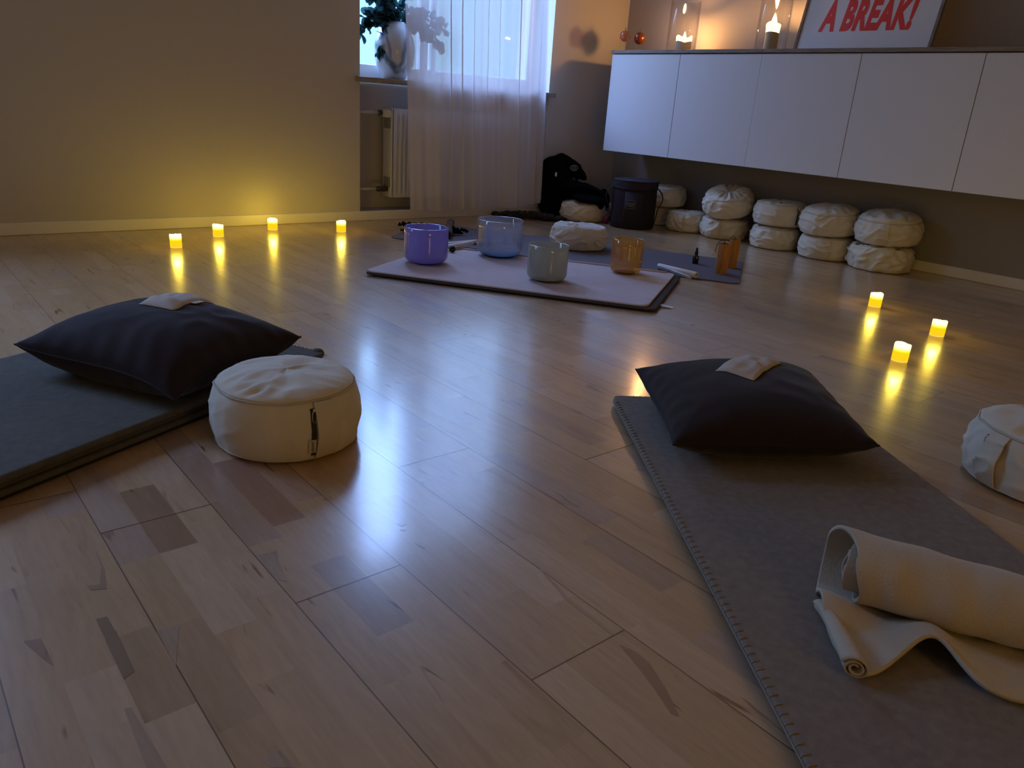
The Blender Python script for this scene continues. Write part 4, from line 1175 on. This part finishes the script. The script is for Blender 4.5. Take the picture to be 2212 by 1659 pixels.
# ================================================================ CORNER: bag, jacket, scarf
def bag():
    x, y = 4.102, 3.584; t = thing('drum_bag', 'round black padded bowl carrier bag with a square logo patch', 'bag', (x, y, .0005))
    R = .150; h = .315
    def fn(p, a):
        k = 1 + .012*nz(math.cos(a)*1.5, math.sin(a)*1.5, p.z*6) ; p.x *= k; p.y *= k; return p
    MB().lathe([(.0005, 0), (R*.96, 0), (R, .006), (R*1.01, .05), (R*1.0, .2), (R*.985, h-.055), (R*.97, h-.05)], 64, fn).build('body', 'nylon', t, auto=50)
    MB().lathe([(R*.975, h-.052), (R*1.015, h-.050), (R*1.02, h-.006), (R*1.0, h), (R*.97, h+.002), (.0005, h+.008)], 64, fn).build('lid', 'nylon_lid', t, auto=50)
    MB().tube([fn(Vector((R*1.02*math.cos(q), R*1.02*math.sin(q), h-.05)), q) for q in [2*PI*i/64 for i in range(64)]], .003, 6, closed=True).build('zip', 'rubber', t, True)
    MB().tube([fn(Vector((R*1.012*math.cos(q), R*1.012*math.sin(q), h-.001)), q) for q in [2*PI*i/64 for i in range(64)]], .003, 6, closed=True).build('lid_piping', 'rubber', t, True)
    fa = facing(x, y)
    for s in (-1, 1):
        a0 = fa + s*1.45; o_ = Vector((math.cos(a0), math.sin(a0), 0)); tv = Vector((-math.sin(a0), math.cos(a0), 0))
        v = []; f = []; prof = [(0, .262), (.012, .262), (.034, .235), (.044, .205), (.036, .17), (.016, .13), (.010, .08), (.002, .03)]
        for r_, z_ in prof:
            for w_ in (-.018, .018): v.append(o_*(R*.99+r_) + tv*w_ + Vector((0, 0, z_)))
        for j in range(len(prof)-1): f.append((2*j, 2*j+1, 2*j+3, 2*j+2))
        q = obj('carry_strap', v, f, 'nylon', t, smooth=True); md = q.modifiers.new('t', 'SOLIDIFY'); md.thickness = .004
    # front pocket and logo patch
    def patch(a0, a1, z0, z1, off, nm, mt, par):
        v = []; f = []; n = 12
        for z_ in (z0, z1):
            for i in range(n+1):
                a = a0 + (a1-a0)*i/n; v.append(((R+off)*math.cos(a), (R+off)*math.sin(a), z_))
        for i in range(n): f.append((i, i+1, n+2+i, n+1+i))
        q = obj(nm, v, f, mt, par, smooth=True); md = q.modifiers.new('t', 'SOLIDIFY'); md.thickness = .0015; md.offset = -1
        return q
    patch(fa-.42, fa+.42, .03, .245, .0045, 'front_pocket', 'nylon_lid', t)
    pa = fa - .12; zc_ = .165; hw_ = .031
    pz = patch(pa-.21, pa+.21, zc_-.030, zc_+.030, .0062, 'logo_patch', 'ink', t)
    m = MB(); rr = R+.0068
    pts = []
    for i in range(40):
        q = 2*PI*i/40; cx_ = max(-1, min(1, 1.35*math.cos(q))); cz_ = max(-1, min(1, 1.35*math.sin(q)))
        a = pa + cx_*.19; pts.append((rr*math.cos(a), rr*math.sin(a), zc_+cz_*.0265))
    m.tube(pts, .0011, 6, closed=True); m.build('patch_border', 'patch_print', pz, True)
    ov = Vector((math.cos(pa), math.sin(pa), 0)); tv = Vector((-math.sin(pa), math.cos(pa), 0))
    for s, body in ((.006, 'Crystal'), (-.009, 'Tones')):
        mm = Matrix((tv, Vector((0, 0, 1)), ov)).transposed().to_4x4(); mm.translation = ov*(R+.0085) + Vector((0, 0, zc_+s))
        text_mesh('patch_text', body, .0165, 'patch_print', pz, mm, extrude=.0002, offset=.0004)
bag()

def jacket():
    t = thing('black_jacket', 'black jacket piled in the corner over a cushion beside the curtain', 'jacket', (3.95, 4.08, .001))
    m = MB(); O = Vector((3.95, 4.08, .001))
    def e(c, r, rot=(0, 0, 0)): ellipsoid(m, Vector(c)-O, r, rot, 14)
    e((3.885, 4.19, .19), (.095, .09, .185)); e((3.895, 4.19, .33), (.095, .09, .095), (0, -.2, 0)); e((3.96, 4.17, .380), (.070, .075, .055), (0, .35, 0))
    e((4.03, 4.13, .335), (.105, .06, .050), (0, .62, 0)); e((4.12, 4.13, .292), (.060, .045, .022), (0, .75, 0))
    e((3.92, 4.16, .25), (.10, .09, .12)); e((4.03, 4.08, .205), (.15, .12, .050), (0, .15, 0)); e((4.10, 4.05, .185), (.15, .14, .045), (0, .35, 0))
    e((4.20, 4.06, .13), (.11, .12, .045), (0, .55, 0)); e((4.26, 4.10, .09), (.08, .10, .088)); e((4.00, 3.90, .150), (.15, .12, .020), (.12, .05, 0))
    e((4.01, 3.815, .125), (.05, .030, .045), (0, .4, .3)); e((3.865, 4.17, .08), (.085, .09, .078)); e((4.10, 4.18, .12), (.16, .08, .115)); e((4.22, 3.99, .115), (.05, .05, .10))
    remeshed('shell', m, 'jacket', t, .010, amp=.010, scale=9, smooth_it=4, stretch=(1, 1, .7))
    # round chest emblem
    fa = Vector((-.70, -.71, .1)).normalized(); c = Vector((3.955, 4.05, .348)) - O
    u = Vector((.71, -.70, 0)); w = u.cross(fa).normalized()
    for rr, k in ((.020, 24), (.009, 16)):
        MB().tube([c + fa*.02 + u*rr*1.25*math.cos(q) + w*rr*math.sin(q)*.9 for q in [2*PI*i/k for i in range(k)]], .0016, 6, closed=True).build('round_emblem', 'grey_plastic', t, True)
    MB().box(-.128, -.116, .012, .020, .285, .312).build('white_tab', 'zafu_white', t)
jacket()
o = bevel(MB().box(-.03, .03, -.012, .012, 0, .085).build('paper_card', 'grey_plastic', loc=(4.30, 4.24, .185)), .002); o.rotation_euler = (0, .15, -.6)
tag(o, 'pale card sticking up behind the black jacket', 'card')
t = thing('clear_jar', 'small pale jar peeping out between the folds of the black jacket', 'jar', (4.17, 4.235, .0005))
MB().lathe([(.0005, 0), (.042, 0), (.044, .01), (.044, .235), (.036, .25), (.036, .262), (.0005, .264)], 28).build('jar_body', 'grey_plastic', t, auto=40)
MB().lathe([(.038, .2645), (.039, .266), (.039, .278), (.0005, .280)], 28).build('lid', 'mallet', t, auto=40)
# move card onto the floor behind the jar
o.location = (4.325, 4.235, .0006); o.scale = (1, 1, 2.9)

rnd = random.Random(8); m = MB()
for i in range(26):
    u = i/25; c = Vector((3.40+.33*u - 3.56, 4.19-.28*u - 4.05, .016+.010*math.sin(PI*u)))
    ellipsoid(m, c + Vector((rnd.gauss(0, .012), rnd.gauss(0, .012), 0)), (.042, .032, .016+.012*math.sin(PI*u)), (0, 0, rnd.random()*3), 10)
m.v = [Vector((p.x, p.y, max(0.0, p.z))) for p in m.v]
o = remeshed('patterned_scarf', m, 'scarf', None, .006, amp=.006, scale=22, smooth_it=3); o.location = (3.56, 4.05, .004)
tag(o, 'dark patterned scarf crumpled on the floor below the curtain', 'scarf')
m = MB(); ellipsoid(m, (0, 0, .028), (.022, .02, .028), n=10); ellipsoid(m, (.01, .01, .045), (.01, .008, .02), (0, .4, 0), 8)
o = remeshed('pink_pouch', m, 'pink', None, .004, amp=.003, scale=40, smooth_it=2); o.location = (4.02, 3.745, .001); tag(o, 'small magenta pouch on the floor between black bag and cushion', 'pouch')

# ================================================================ LED CANDLES
def led(loc, label, seed, grp):
    t = thing('led_candle', label, 'candle', loc, group=grp); ph = seed*1.7; h = .060; r = .0265
    def fn(p, a):
        if p.z > h*.6: k = max(0, p.z/h-.6)/.4; p.z += k*(.0020*math.sin(a*2+ph) + .0006*math.sin(a*5+ph))
        return p
    MB().lathe([(.0005, 0), (r*.97, 0), (r, .002), (r, h*.4), (r, h*.7), (r*1.0, h-.003), (r*.95, h), (r*.88, h-.002), (r*.84, h-.012), (.0005, h-.016)], 40, fn).build('wax_shell', 'led', t, True)
    MB().lathe([(.004, h-.017), (.0045, h-.010), (.003, h-.002), (.0004, h+.004)], 12).build('flame_tip', 'led_tip', t, True)
    light('led_light', 'POINT', (loc[0], loc[1], loc[2]+h+.016), .68, (1.0, .70, .06), shadow_soft_size=.017)
gl = 'LED candles along the window wall'; gr = 'LED candles on the right floor'
leds = [((1.118, 3.775, .0005), 'lit LED candle furthest left and nearest to us of the four by the window wall', 1, gl), ((1.398, 4.000, .0005), 'lit LED candle second from left by the window wall, rim dipping in front', 2, gl),
        ((1.742, 4.122, .0005), 'lit LED candle closest to the baseboard, under the yellow glow on the wall', 3, gl), ((2.075, 3.958, .0005), 'lit LED candle rightmost of the four, near the window recess', 4, gl),
        ((3.405, 1.500, .0005), 'lit LED candle furthest back of the three on the right floor', 5, gr), ((3.150, 1.125, .0005), 'lit LED candle nearest the right picture edge', 6, gr), ((2.652, 1.043, .0005), 'lit LED candle with a glaring white top, nearest of the three on the right floor', 7, gr)]
for a in leds: led(*a)
